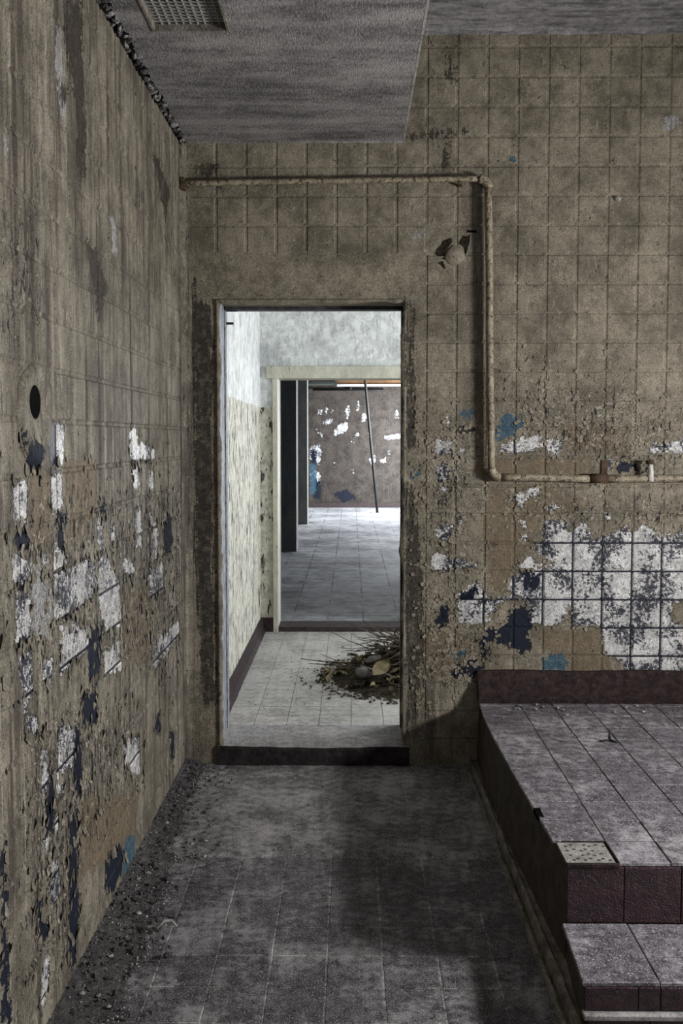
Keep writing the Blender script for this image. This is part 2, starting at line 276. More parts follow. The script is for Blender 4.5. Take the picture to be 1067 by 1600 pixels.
def soffit_paint(name):
    """brushed grey limewash: soft bands across, fine grain along"""
    n = NT(name); P = n.P
    band = n.noise(n.scale(P, (1.6, 7, 7)), 1.3, 6, .65)
    brush = n.noise(n.scale(P, (150, 34, 40)), 1.0, 4, .65)
    mott = n.noise(P, 9, 7, .7); n4 = n.noise(P, 170, 3, .7)
    v = n.math('ADD', n.math('ADD', n.math('MULTIPLY', band, .45), n.math('MULTIPLY', brush, .35)), n.math('MULTIPLY', mott, .2))
    col = n.mix(n.ramp(v, .38, .62), (.085, .081, .083), (.34, .33, .333))
    col = n.mix(n.math('MULTIPLY', n.ramp(n4, .56, .7), .6), col, (.55, .54, .54))
    col = n.mix(n.math('MULTIPLY', n.ramp(n4, .46, .32), .7), col, (.04, .038, .04))
    n.bump(n.math('ADD', brush, n4), .003)
    return n.done(col, .9, .2)

def floor_stuff(name, dark, mid, dust, dust_amt=.7, dust_lo=.48, gloss=.75, blue=.0, per_tile=.0, bump=.003, spec=.3):
    n = NT(name); P = n.P
    n1 = n.noise(P, 3.2, 8, .72); n2 = n.noise(P, 26, 7, .72); n3 = n.noise(P, 80, 5, .75); n4 = n.noise(P, 210, 3, .7)
    col = n.mix(n.ramp(n2, .35, .65), dark, mid)
    if per_tile:
        col = n.mix(n.math('MULTIPLY', n.objrand(), per_tile), col, tuple(q * .45 for q in dark))
    d = n.math('ADD', n.math('ADD', n.math('MULTIPLY', n1, .55), n.math('MULTIPLY', n2, .3)), n.math('MULTIPLY', n3, .22))
    col = n.mix(n.math('MULTIPLY', n.ramp(d, dust_lo, dust_lo + .16), dust_amt), col, dust)
    col = n.mix(n.math('MULTIPLY', n.ramp(n3, .53, .66), .7), col, tuple(q * .25 for q in dark))
    col = n.mix(n.math('MULTIPLY', n.ramp(n4, .54, .66), .7), col, tuple(min(1, q * 1.35) for q in dust))
    spots = n.ramp(n.noise(P, 34, 3, .6), .71, .735)
    col = n.mix(n.math('MULTIPLY', spots, .8), col, (.012, .012, .014))
    if blue:
        col = n.mix(n.math('MULTIPLY', n.ramp(n.noise(n.scale(P, (1, 1, 1), (5, 2, 0)), 9, 5, .7), .66, .7), blue), col, (.02, .05, .09))
    n.bump(n.math('ADD', n.math('MULTIPLY', n2, .8), n.math('MULTIPLY', n3, .7)), bump)
    return n.done(col, n.ramp(n2, .3, .7, gloss - .12, gloss + .12), spec)

def simple(name, a, b, scale=14, rough=.7, bump=.002, spec=.3, stretch=(1, 1, 1), spots=None, spot_lo=.6):
    n = NT(name); V = n.scale(n.P, stretch)
    n1 = n.noise(V, scale, 6, .65); n3 = n.noise(n.P, scale * 7, 3, .6)
    col = n.mix(n.ramp(n.math('ADD', n.math('MULTIPLY', n1, .7), n.math('MULTIPLY', n3, .3)), .33, .67), a, b)
    if spots:
        col = n.mix(n.ramp(n.noise(V, scale * 2.3, 6, .7), spot_lo, spot_lo + .05), col, spots)
    n.bump(n.math('ADD', n1, n.math('MULTIPLY', n3, .5)), bump)
    return n.done(col, rough, spec)

def passage_paint(name):
    """cream dado paint below, limewash above, the line between them at 1.93 m"""
    n = NT(name); P = n.P
    z = n.xyz(P)[2]
    n1 = n.noise(P, 4, 6, .6); n2 = n.noise(P, 20, 6, .65); s = n.noise(n.scale(P, (16, 16, 1.3)), 1.4, 6, .7)
    n4 = n.noise(P, 200, 3)
    top = n.mix(n.ramp(n2, .35, .7), (.52, .54, .53), (.76, .78, .76))
    top = n.mix(n.math('MULTIPLY', n.ramp(n1, .5, .66), .5), top, (.30, .31, .32))
    low = n.mix(n.ramp(n2, .35, .65), (.38, .37, .31), (.60, .59, .51))
    cr = n.ramp(n.math('ADD', n.math('ADD', n.noise(n.scale(P, (1, 1, .28)), 26, 6, .72), n.math('MULTIPLY', n.math('SUBTRACT', n1, .5), .35)), n.math('MULTIPLY', n.math('SUBTRACT', s, .5), .5)), .56, .585)
    low = n.mix(n.math('MULTIPLY', cr, .93), low, (.022, .022, .022))
    line = n.math('ADD', z, n.math('MULTIPLY', n.math('SUBTRACT', n2, .5), .05))
    col = n.mix(n.ramp(line, 1.925, 1.935), low, top)
    col = n.mix(n.math('MULTIPLY', n.ramp(n4, .55, .8), .3), col, (.2, .2, .19))
    n.bump(n.math('SUBTRACT', n.math('ADD', n2, n.math('MULTIPLY', n4, .3)), n.math('MULTIPLY', cr, .8)), .004)
    return n.done(col, .75, .25)

def hall_floor(name):
    n = NT(name); P = n.P
    x, y, z = n.xyz(P)
    n1 = n.noise(P, 1.3, 7, .7); n2 = n.noise(P, 9, 6, .7)
    col = n.mix(n.ramp(n.math('ADD', n.math('MULTIPLY', n1, .6), n.math('MULTIPLY', n2, .4)), .36, .62), (.10, .105, .115), (.40, .41, .43))
    def joints(v, w):
        fr = n.math('FRACT', n.math('DIVIDE', n.math('ADD', v, 50), .30))
        d = n.math('ABSOLUTE', n.math('SUBTRACT', fr, .5))
        return n.ramp(d, .5 - w, .5 - w * .4)
    j = n.math('MAXIMUM', joints(x, .035), joints(y, .05))
    j = n.math('MULTIPLY', j, n.ramp(n.noise(P, 2.2, 3), .38, .6))
    col = n.mix(n.math('MULTIPLY', j, .75), col, (.03, .03, .035))
    n.bump(n2, .003)
    return n.done(col, .55, .35)

M = {}
M['back_tile'] = wall_paint('painted_back_wall_tile', True)
M['back_joint'] = wall_paint('painted_back_wall_joint', False)
M['left_tile'] = wall_paint('painted_left_wall_tile', True, (.205, .186, .148), (.078, .070, .056), .9)
M['left_joint'] = wall_paint('painted_left_wall_joint', False, (.205, .186, .148), (.078, .070, .056), .9)
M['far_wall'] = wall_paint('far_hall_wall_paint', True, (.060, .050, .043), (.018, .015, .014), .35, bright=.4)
M['soffit'] = soffit_paint('soffit_concrete')
M['ceiling'] = concrete('ceiling_concrete', (.15, .146, .15), (.33, .325, .33), (5, 26, 5), (.05, .048, .052), .75, .008)
M['plain_wall'] = concrete('plain_wall_plaster', (.26, .24, .19), (.36, .33, .27), (10, 10, 1))
M['floor_tile'] = floor_stuff('dirty_floor_tile', (.032, .031, .035), (.115, .111, .119), (.385, .375, .395), .7, .50, .72, .35, .5)
M['floor_bed'] = floor_stuff('dusty_floor_joint', (.035, .034, .035), (.16, .158, .155), (.56, .55, .54), .9, .50, .9)
M['screed'] = floor_stuff('cement_screed', (.052, .051, .052), (.15, .146, .148), (.40, .39, .395), .7, .48, .85)
M['dirt'] = floor_stuff('soil_and_plaster_dust', (.03, .028, .03), (.065, .06, .062), (.17, .165, .165), .6, .52, .95, 0, 0, .012)
M['chip'] = simple('plaster_crumb', (.16, .15, .145), (.42, .41, .39), 30, .9, .004)
M['platform_tile'] = floor_stuff('platform_floor_tile', (.062, .055, .067), (.17, .158, .182), (.47, .455, .49), .8, .505, .5, 0, .35, .003, .5)
M['platform_bed'] = simple('platform_joint', (.03, .026, .028), (.06, .055, .056), 20, .9)
M['platform_side'] = simple('platform_side_brown', (.028, .022, .020), (.075, .060, .05), 16, .8, .006)
M['curb'] = simple('lit_tone_curb', (.07, .062, .054), (.27, .245, .21), 16, .85, .006)  # paler than the platform side, in place of light catching the curb
M['riser_tile'] = simple('maroon_riser_tile', (.011, .004, .006), (.040, .014, .021), 30, .42, .007, .4, spots=(.016, .008, .010), spot_lo=.62)
M['maroon'] = simple('maroon_skirting_paint', (.010, .0065, .007), (.048, .031, .031), 30, .75, .007, .15, spots=(.11, .095, .09), spot_lo=.63)
M['mortar'] = simple('bare_mortar_bed', (.17, .165, .155), (.36, .35, .33), 30, .95, .006)
M['cavity'] = simple('broken_cavity', (.004, .0035, .003), (.045, .034, .026), 45, 1.0, .006, .05)
M['hole'] = simple('black_hole', (.004, .004, .004), (.008, .008, .008), 30, 1.0, .001, .0)
M['sill'] = floor_stuff('worn_sill_cement', (.13, .125, .125), (.20, .195, .195), (.40, .39, .39), .75, .47, .85)
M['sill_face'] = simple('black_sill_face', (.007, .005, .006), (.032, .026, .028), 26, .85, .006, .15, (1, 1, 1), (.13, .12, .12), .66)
M['reveal'] = simple('door_reveal_paint', (.10, .085, .06), (.21, .185, .14), 18, .8, .005, .3, (1, 1, .3), (.03, .025, .02), .6)
M['frame_metal'] = simple('grey_blue_frame_metal', (.09, .10, .12), (.26, .28, .31), 30, .6, .004, .4, (1, 1, .35), (.03, .028, .028), .54)
M['frame_dark'] = simple('dark_frame_metal', (.012, .012, .013), (.05, .05, .055), 22, .6, .003, .4)
M['pipe'] = simple('painted_pipe', (.13, .105, .07), (.33, .29, .21), 26, .42, .006, .5, (1, 1, 1), (.035, .02, .012), .54)
M['rust'] = simple('rusted_metal', (.025, .018, .013), (.10, .06, .035), 40, .85, .004)
M['bright_metal'] = simple('worn_bright_metal', (.35, .34, .32), (.62, .61, .58), 40, .35, .002, .6)
M['vent_bar'] = simple('vent_bar_metal', (.20, .20, .19), (.38, .37, .36), 40, .7, .002)
M['passage'] = passage_paint('passage_wall_paint')
M['passage_floor'] = floor_stuff('passage_floor_tile', (.20, .195, .18), (.32, .31, .295), (.50, .49, .47), .75, .45, .85, 0, .12)
M['passage_bed'] = floor_stuff('passage_floor_joint', (.26, .255, .24), (.36, .355, .34), (.50, .49, .48), .6, .5, .9)
M['passage_ceiling'] = concrete('passage_ceiling_wash', (.45, .46, .46), (.6, .61, .61))
M['cream_frame'] = simple('cream_frame_paint', (.36, .35, .28), (.56, .55, .46), 16, .6, .003, .35, (1, 1, .4), (.10, .095, .075), .63)
M['threshold'] = simple('dark_threshold', (.020, .014, .014), (.055, .040, .040), 25, .7, .004)
M['hall_floor'] = hall_floor('hall_floor_tiles')
M['column'] = simple('dark_column_paint', (.028, .032, .036), (.07, .068, .062), 5, .7, .004, .3, (1, 1, .5), (.03, .05, .065), .55)
M['column_edge'] = simple('column_lit_tone', (.09, .088, .08), (.19, .185, .17), 9, .8, .004)  # window light on the column sides put in as a paler tone
M['hall_ceiling'] = concrete('hall_ceiling_plaster', (.10, .10, .10), (.17, .17, .165))
M['beam'] = simple('orange_brown_beam', (.17, .088, .040), (.27, .15, .075), 6, .7, .002)
M['white_paint'] = simple('white_gloss_paint', (.6, .6, .6), (.75, .75, .74), 10, .5, .001)
M['iron'] = simple('black_iron', (.008, .008, .009), (.022, .021, .021), 30, .7, .002)
M['green_metal'] = simple('dark_green_metal', (.025, .035, .03), (.06, .075, .065), 20, .6, .002)
M['twig'] = simple('dead_twig_bark', (.035, .026, .019), (.11, .088, .066), 40, .9, .003)
M['twig_pale'] = simple('weathered_twig', (.20, .18, .155), (.34, .31, .27), 40, .9, .003)
M['leaf'] = simple('dry_leaf', (.12, .095, .05), (.30, .255, .15), 25, .8, .002)
M['leaf_dark'] = simple('rotten_leaf', (.030, .024, .018), (.085, .068, .048), 25, .85, .002)
M['litter'] = simple('leaf_litter', (.022, .018, .013), (.11, .09, .06), 50, .95, .02)
M['stone'] = simple('grey_stone', (.07, .062, .06), (.19, .175, .17), 20, .85, .004)

# ---------------------------------------------------------------- mesh helpers
def origin_of(o):
    v = Vector((0, 0, 0))
    while o is not None:
        v += o.location; o = o.parent
    return v

def link(name, me, mat, parent=None, loc=(0, 0, 0), rot=(0, 0, 0), smooth=False):
    """verts are in world metres unless loc is given; children are stored relative to their parent"""
    if mat is not None and not me.materials:
        me.materials.append(mat)
    if smooth:
        me.polygons.foreach_set('use_smooth', [True] * len(me.polygons))
    o = bpy.data.objects.new(name, me)
    COL.objects.link(o)
    o.parent = parent
    o.location = Vector(loc) - (origin_of(parent) if parent else Vector((0, 0, 0)))
    o.rotation_euler = rot
    return o

def mesh(name, verts, faces):
    me = bpy.data.meshes.new(name)
    me.from_pydata([tuple(map(float, v)) for v in verts], [], faces)
    me.update()
    return me

def group_at(name, loc):
    o = bpy.data.objects.new(name, None)
    o.empty_display_size = .1
    COL.objects.link(o)
    o.location = loc
    return o

def tag(o, label=None, cat=None, group=None, kind=None):
    for k, v in (('label', label), ('category', cat), ('group', group), ('kind', kind)):
        if v: o[k] = v
    return o

BOXF = [(0, 3, 2, 1), (4, 5, 6, 7), (0, 1, 5, 4), (1, 2, 6, 5), (2, 3, 7, 6), (3, 0, 4, 7)]
def box_v(x0, x1, y0, y1, z0, z1):
    return [(x0, y0, z0), (x1, y0, z0), (x1, y1, z0), (x0, y1, z0), (x0, y0, z1), (x1, y0, z1), (x1, y1, z1), (x0, y1, z1)]
def boxes(name, lst, mat, parent=None, bev=0.0):
    bm = bmesh.new()
    for b in lst:
        vs_ = [bm.verts.new(v) for v in box_v(*b)]
        for f in BOXF: bm.faces.new([vs_[i] for i in f])
    if bev:
        bmesh.ops.bevel(bm, geom=bm.edges[:], offset=bev, segments=2, affect='EDGES', profile=.6)
    me = bpy.data.meshes.new(name); bm.to_mesh(me); bm.free()
    c = [sum(b[0] + b[1] for b in lst) / 2 / len(lst), sum(b[2] + b[3] for b in lst) / 2 / len(lst), min(b[4] for b in lst)]
    if parent is not None or len(lst) > 1:
        c = [0, 0, 0]
    me.transform(Matrix.Translation((-c[0], -c[1], -c[2])))
    return link(name, me, mat, parent, c)

def slab_with_holes(name, axis, p0, p1, u0, u1, z0, z1, holes, mat, parent=None):
    """wall slab between p0 and p1 on its axis; holes are (u0, u1, z0, z1)"""
    us = sorted({u0, u1, *[h[0] for h in holes], *[h[1] for h in holes]})
    zs = sorted({z0, z1, *[h[2] for h in holes], *[h[3] for h in holes]})
    L = []
    for a, b in zip(us, us[1:]):
        run = None
        for c, d in zip(zs, zs[1:]):
            solid = not any(h[0] <= a and b <= h[1] and h[2] <= c and d <= h[3] for h in holes)
            if solid:
                run = (run[0], d) if run else (c, d)
            if (not solid or d == zs[-1]) and run:
                L.append((a, b, p0, p1, *run) if axis == 'y' else (p0, p1, a, b, *run)); run = None
    return boxes(name, L, mat, parent)

def face_grid(name, axis, p, u0, u1, z0, z1, step, holes, mat, wear, parent, k=1.0, wav=.0):
    """the painted skin of a wall as a fine grid that carries its wear"""
    nu, nz = max(1, round((u1 - u0) / step)), max(1, round((z1 - z0) / step))
    U, Z = np.meshgrid(np.linspace(u0, u1, nu + 1), np.linspace(z0, z1, nz + 1))
    U, Z = U.ravel(), Z.ravel()
    A, B = wear_arrays(np.stack([U, Z], 1), wear, k)
    faces = []
    for j in range(nz):
        for i in range(nu):
            a = j * (nu + 1) + i
            cu, cz = (U[a] + U[a + 1]) / 2, (Z[a] + Z[a + nu + 1]) / 2
            if any(h[0] < cu < h[1] and h[2] < cz < h[3] for h in holes): continue
            faces.append((a, a + 1, a + nu + 2, a + nu + 1))
    if axis == 'y':
        off = np.array([mnoise.noise((u * 2.3, 7, z * 2.3)) for u, z in zip(U, Z)]) * wav if wav else 0
        V = np.stack([U, np.full_like(U, p) - np.abs(off), Z], 1)
    else:
        V = np.stack([np.full_like(U, p), U, Z], 1); faces = [f[::-1] for f in faces]
    if axis == 'x':
        faces = [f[::-1] for f in faces]
    me = mesh(name, V, faces)
    set_wear(me, A, B)
    return link(name, me, mat, parent, smooth=True)

def tile_mesh(name, axis, p, sgn, u0, u1, z0, z1, wear, gap=.009, proud=.0038, bev=.006, n=5, tilt=.0005):
    """one wall tile: a slightly skewed plate with eased edges"""
    def line(a, b):
        a, b = a + gap / 2, b - gap / 2
        return np.concatenate([[a], np.linspace(a + bev, b - bev, n + 1), [b]])
    us, zs = line(u0, u1), line(z0, z1)
    m = len(us)
    U, Z = np.meshgrid(us, zs); U, Z = U.ravel(), Z.ravel()
    inner = np.ones((m, m), bool); inner[[0, -1], :] = False; inner[:, [0, -1]] = False
    t1, t2, t0 = rng.uniform(-tilt, tilt, 3)
    hgt = np.where(inner.ravel(), proud + t0 + t1 * (U - u0) / (u1 - u0) * 2 + t2 * (Z - z0) / (z1 - z0) * 2, 0.0)
    A, B = wear_arrays(np.stack([U, Z], 1), wear)
    c = ((u0 + u1) / 2, (z0 + z1) / 2)
    if axis == 'y':
        V = np.stack([U - c[0], -hgt, Z - c[1]], 1); loc = (c[0], p, c[1])
    else:
        V = np.stack([hgt, U - c[0], Z - c[1]], 1); loc = (p, c[0], c[1])
    faces = [(j * m + i, j * m + i + 1, (j + 1) * m + i + 1, (j + 1) * m + i) for j in range(m - 1) for i in range(m - 1)]
    me = mesh(name, V, faces)
    set_wear(me, A, B)
    return me, loc

def join_tiles(name, lst, mat, parent):
    """tiles too many to stand alone: real plates in one part"""
    V, Fc, A, B = [], [], [], []
    o = 0
    for me, loc in lst:
        nv = len(me.vertices)
        co = np.empty(nv * 3, np.float32); me.vertices.foreach_get('co', co)
        V.append(co.reshape(-1, 3) + np.array(loc))
        for at, L in (('wear_a', A), ('wear_b', B)):
            q = np.empty(nv * 4, np.float32); me.attributes[at].data.foreach_get('color', q); L.append(q.reshape(-1, 4))
        Fc += [tuple(v + o for v in f.vertices) for f in me.polygons]
        o += nv
        bpy.data.meshes.remove(me)
    me = mesh(name, np.concatenate(V), Fc)
    set_wear(me, np.concatenate(A), np.concatenate(B))
    t = link(name, me, mat, parent)
    t['kind'] = 'stuff'
    return t

def tube(path, radii, sides=12, caps=True):
    """verts and faces of a tube along a path"""
    P = [Vector(p) for p in path]
    V, Fc = [], []
    prev = None
    for i, p in enumerate(P):
        d = (P[min(i + 1, len(P) - 1)] - P[max(i - 1, 0)]).normalized()
        if prev is None:
            a = d.orthogonal().normalized()
        else:
            a = (prev - d * prev.dot(d)).normalized()
        prev = a
        b = d.cross(a)
        r = radii[i] if hasattr(radii, '__len__') else radii
        for k in range(sides):
            t = 2 * math.pi * k / sides
            V.append(p + (a * math.cos(t) + b * math.sin(t)) * r)
    for i in range(len(P) - 1):
        for k in range(sides):
            k2 = (k + 1) % sides
            Fc.append((i * sides + k, i * sides + k2, (i + 1) * sides + k2, (i + 1) * sides + k))
    if caps:
        Fc.append(tuple(range(sides))[::-1]); Fc.append(tuple((len(P) - 1) * sides + k for k in range(sides)))
    return V, Fc

def add_tube(name, path, r, mat, parent=None, sides=12):
    return link(name, mesh(name, *tube(path, r, sides)), mat, parent, smooth=True)

# ================================================================= ROOM: walls, floor, ceiling
XL, YB, XR, YR = -.85, 4.65, 3.3, -1.8            # left wall, back wall, right wall, rear wall
ZC, ZS, SOF_X = 3.675, 3.146, .257                # ceiling, soffit underside and its edge
DX0, DX1, DZ1, YB2 = -.68, .275, 2.375, 4.95      # doorway
PITCH_X, PITCH_Z, X0T, Z0T = .1495, .1443, .072, 3.605

def S(o): o['kind'] = 'structure'; return o

door_hole = (DX0, DX1, 0.0, DZ1)
wall_back = S(slab_with_holes('wall_back', 'y', YB + .002, YB2, XL - .3, XR + .3, 0.0, ZC, [door_hole], M['reveal']))
face_grid('paint_coat', 'y', YB, XL, XR, 0, ZC, .025, [door_hole], M['back_joint'], BACK_WEAR, wall_back, wav=.0)
# back wall tiles, one object each; those past the right edge of view are joined
cells, rest = [], []
for i in range(-7, 22):
    for j in range(-1, 25):
        u0, u1 = X0T + i * PITCH_X, X0T + (i + 1) * PITCH_X
        z1, z0 = Z0T - j * PITCH_Z, Z0T - (j + 1) * PITCH_Z
        z1 = min(z1, ZC)
        u0 = max(u0, XL + .02); u1 = min(u1, XR)
        if u1 - u0 < .04 or z1 - z0 < .03: continue
        if u1 > XR: continue
        if u0 < DX1 + .02 and z0 < DZ1 + .09:                    # plain plaster round the doorway
            continue
        if u0 < SOF_X - .1 and z0 > ZS: continue                   # hidden by the soffit
        if u0 > .70 and z1 < .50: continue                         # hidden by the platform
        if .36 < u0 < .5 and 2.50 < z0 < 2.66: continue            # broken-out patch
        (cells if u0 < 1.72 else rest).append((u0, u1, max(z0, 0.0), z1))
for c in cells[:300]:
    me, loc = tile_mesh('tile', 'y', YB, -1, *c, BACK_WEAR)
    link('tile', me, M['back_tile'], wall_back, loc)
join_tiles('tile_field', [tile_mesh('tile', 'y', YB, -1, *c, {}, n=1) for c in rest + cells[300:]], M['back_tile'], wall_back)

wall_left = S(slab_with_holes('wall_left', 'x', XL - .3, XL - .002, YR - .3, YB + .3, 0.0, ZC, [], M['plain_wall']))
HOLE_C, HOLE_R = (2.465, 1.777), .046
face_grid('paint_coat', 'x', XL, 1.9, YB, 0, ZC, .025, [], M['left_joint'], LEFT_WEAR, wall_left)
cells = []
for i in range(0, 18):
    y1 = YB - .055 - i * .15; y0 = y1 - .15
    for j in range(3, 25):
        z1, z0 = Z0T - j * PITCH_Z, Z0T - (j + 1) * PITCH_Z
        if z0 > ZS: continue
        if y0 < 1.95: continue
        if abs((y0 + y1) / 2 - HOLE_C[0]) < .14 and abs((z0 + z1) / 2 - HOLE_C[1]) < .14: continue
        cells.append((y0, y1, max(z0, 0.0), z1))
cells.sort(key=lambda c: c[0] if c[1] > 2.2 else 99)
for c in cells[:300]:
    me, loc = tile_mesh('tile', 'x', XL, 1, *c, LEFT_WEAR, proud=.0040)
    link('tile', me, M['left_tile'], wall_left, loc)
join_tiles('tile_field', [tile_mesh('tile', 'x', XL, 1, *c, LEFT_WEAR, proud=.0040) for c in cells[300:]], M['left_tile'], wall_left)

# coved corner between the two walls
def cove(name, mat, parent, z0, z1, r=.05):
    V, Fc = [], []
    nz, na = 90, 8
    zs = np.linspace(z0, z1, nz + 1)
    for z in zs:
        rr = r * (1 + .18 * mnoise.noise((0, 3.1, z * 5)))
        for k in range(na + 1):
            t = k / na * math.pi / 2
            V.append((XL + rr - rr * math.cos(t) * .96, YB - rr + rr * math.sin(t) * .96, z))
    for i in range(nz):
        for k in range(na):
            a = i * (na + 1) + k
            Fc.append((a, a + 1, a + na + 2, a + na + 1))
    me = mesh(name, V, Fc)
    pts = np.array([(v[0], v[2]) for v in V])
    A, B = wear_arrays(pts, {})
    A[:, 3] = .35
    set_wear(me, A, B)
    return link(name, me, mat, parent, smooth=True)
tr = S(cove('trim_1', M['left_tile'], None, 0.0, ZS))

wall_right = S(slab_with_holes('wall_right', 'x', XR, XR + .3, YR - .3, YB + .3, 0.0, ZC, [(1.85, 2.75, 1.48, 1.84)], M['plain_wall']))
wall_rear = S(slab_with_holes('wall_rear', 'y', YR - .3, YR, XL, XR, 0.0, ZC, [(-.2, 2.8, 1.2, 2.8)], M['plain_wall']))  # opening in the unseen rear wall added for the fill light
def window_frame(name, axis, p, u0, u1, z0, z1):
    w, d = .03, .05
    L = [(u0, u0 + w, z0, z1), (u1 - w, u1, z0, z1), (u0 + w, u1 - w, z0, z0 + w), (u0 + w, u1 - w, z1 - w, z1)]
    bl = [(p, p + d, *l) if axis == 'x' else (l[0], l[1], p, p + d, l[2], l[3]) for l in L]
    return S(boxes(name, bl, M['frame_dark']))
window_frame('window_1', 'x', XR + .05, 1.85, 2.75, 1.48, 1.84)
window_frame('window_2', 'y', YR - .11, -.2, 2.8, 1.2, 2.8)  # made-up frame round the added rear fill

ceiling = S(boxes('ceiling', [(XL - .3, XR + .3, YR - .3, YB2, ZC, ZC + .2)], M['ceiling']))
# ragged joint where the ceiling meets the back wall
V, Fc = [], []
xs = np.linspace(SOF_X, XR, 170)
for i, x in enumerate(xs):
    q = .012 + .016 * abs(mnoise.noise((x * 9, 1, 0))) + .006 * abs(mnoise.noise((x * 40, 5, 0)))
    V += [(x, YB, ZC - q), (x, YB - .012 - q * .8, ZC - q * .5), (x, YB - .03 - q * 1.6, ZC)]
for i in range(len(xs) - 1):
    a = i * 3
    Fc += [(a, a + 1, a + 4, a + 3), (a + 1, a + 2, a + 5, a + 4)]
link('ceiling_joint', mesh('ceiling_joint', V, Fc), M['ceiling'], ceiling)

# dropped soffit on the left with an opening for the grille
VX0, VX1, VY0, VY1 = -.715, -.440, 3.02, 3.395
soffit = group_at('ceiling_soffit', (-.3, 1.4, ZS)); S(soffit)
boxes('soffit_slab', [(XL, VX0, YR, YB, ZS, ZC), (VX1, SOF_X, YR, YB, ZS, ZC), (VX0, VX1, YR, VY0, ZS, ZC), (VX0, VX1, VY1, YB, ZS, ZC)], M['soffit'], soffit)
V, Fc = [], []
ys = np.linspace(1.9, YB, 260)
for y in ys:                                                       # broken plaster along the wall
    q = .010 + .022 * abs(mnoise.noise((y * 13, 2, 0))) + .02 * max(0, mnoise.noise((y * 37, 9, 0)))
    d = .012 + .03 * abs(mnoise.noise((y * 21, 4, 0)))
    V += [(XL + .004, y, ZS - d), (XL + q * .8, y, ZS - d * (.5 + .6 * abs(mnoise.noise((y * 55, 1, 3))))), (XL + .02 + q, y, ZS + .002)]
for i in range(len(ys) - 1):
    a = i * 3
    Fc += [(a, a + 3, a + 4, a + 1), (a + 1, a + 4, a + 5, a + 2)]
link('plaster_gap', mesh('plaster_gap', V, Fc), M['hole'], soffit)
for lump_mat in (M['dirt'], M['soffit']):
    bm = bmesh.new()
    for q in range(110):
        y = random.uniform(2.6, YB - .01); s = random.uniform(.004, .015)
        R = Matrix.Translation((XL + .008 + random.uniform(0, .022), y, ZS - random.uniform(.0, .018))) @ Matrix.Rotation(random.uniform(0, 6), 4, 'Z') @ Matrix.Diagonal((s * .8, s * random.uniform(.8, 1.8), s * .8, 1))
        r = bmesh.ops.create_icosphere(bm, subdivisions=1, radius=1, matrix=R)
        for v in r['verts']: v.co += Vector((mnoise.noise(v.co * 70), mnoise.noise(v.co * 71 + Vector((3, 0, 0))), mnoise.noise(v.co * 72))) * .007
    me = bpy.data.meshes.new('broken_plaster'); bm.to_mesh(me); bm.free()
    o = link('broken_plaster', me, lump_mat, soffit); o['kind'] = 'stuff'
V, Fc = [], []
xs = np.linspace(XL, SOF_X, 120)
for x in xs:
    q = .004 + .008 * abs(mnoise.noise((x * 15, 2, 7)))
    V += [(x, YB, ZS - q), (x, YB - .01 - q, ZS + .001)]
for i in range(len(xs) - 1):
    Fc.append((i * 2, i * 2 + 1, i * 2 + 3, i * 2 + 2))
link('plaster_joint', mesh('plaster_joint', V, Fc), M['soffit'], soffit)
# worn bright arris of the soffit
boxes('soffit_arris', [(SOF_X - .005, SOF_X + .004, YR, YB - .001, ZS - .0006, ZS + .010)], M['chip'], soffit)

# ventilation grille set into the soffit
vent = group_at('vent_grille', ((VX0 + VX1) / 2, (VY0 + VY1) / 2, ZS - .01))
tag(vent, 'square-mesh metal ventilation grille recessed in the grey soffit above', 'vent grille')
fr = .008
boxes('frame', [(VX0, VX0 + fr, VY0, VY1, ZS - .004, ZS + .05), (VX1 - fr, VX1, VY0, VY1, ZS - .004, ZS + .05), (VX0 + fr, VX1 - fr, VY0, VY0 + fr, ZS - .004, ZS + .05), (VX0 + fr, VX1 - fr, VY1 - fr, VY1, ZS - .002, ZS + .05)], M['curb'], vent)
boxes('back_plate', [(VX0, VX1, VY0, VY1, ZS + .25, ZS + .26)], M['hole'], vent)
nx, ny = 10, 15
for i in range(1, nx):
    x = VX0 + fr + (VX1 - VX0 - 2 * fr) * i / nx
    boxes('bar', [(x - .0022, x + .0022, VY0 + fr, VY1 - fr, ZS + .018, ZS + .024)], M['vent_bar'], vent)
for j in range(1, ny):
    y = VY0 + fr + (VY1 - VY0 - 2 * fr) * j / ny
    boxes('bar', [(VX0 + fr, VX1 - fr, y - .0022, y + .0022, ZS + .018, ZS + .025)], M['vent_bar'], vent)

# ---------------------------------------------------------------- floor
floor = S(boxes('floor', [(XL - .3, XR + .3, YR - .3, YB2, -.2, -.0010)], M['floor_bed']))
FPX, FPY, FX0, FY1 = .1785, .174, -.435, 3.61
def plate(name, quad, z0, z1, mat, parent, bev=.0015, jit=.0012):
    """a floor tile from its four corners, eased at the top edge"""
    q = [Vector((p[0], p[1], 0)) for p in quad]
    c = sum(q, Vector()) / 4
    V = []
    dz = [random.uniform(-jit, jit) for _ in range(4)]
    for zz, ins, top in ((z0, 0, 0), (z1 - bev, 0, 1), (z1, bev, 1)):
        for k, p in enumerate(q):
            d = (c - p).normalized() * ins * 1.4
            V.append((p.x + d.x - c.x, p.y + d.y - c.y, zz - z0 + (dz[k] if top else 0)))
    Fc = []
    for r in (0, 4):
        for k in range(4):
            k2 = (k + 1) % 4
            Fc.append((r + k, r + k2, r + 4 + k2, r + 4 + k))
    Fc.append((8, 9, 10, 11)); Fc.append((3, 2, 1, 0))
    return link(name, mesh(name, V, Fc), mat, parent, (c.x, c.y, z0))
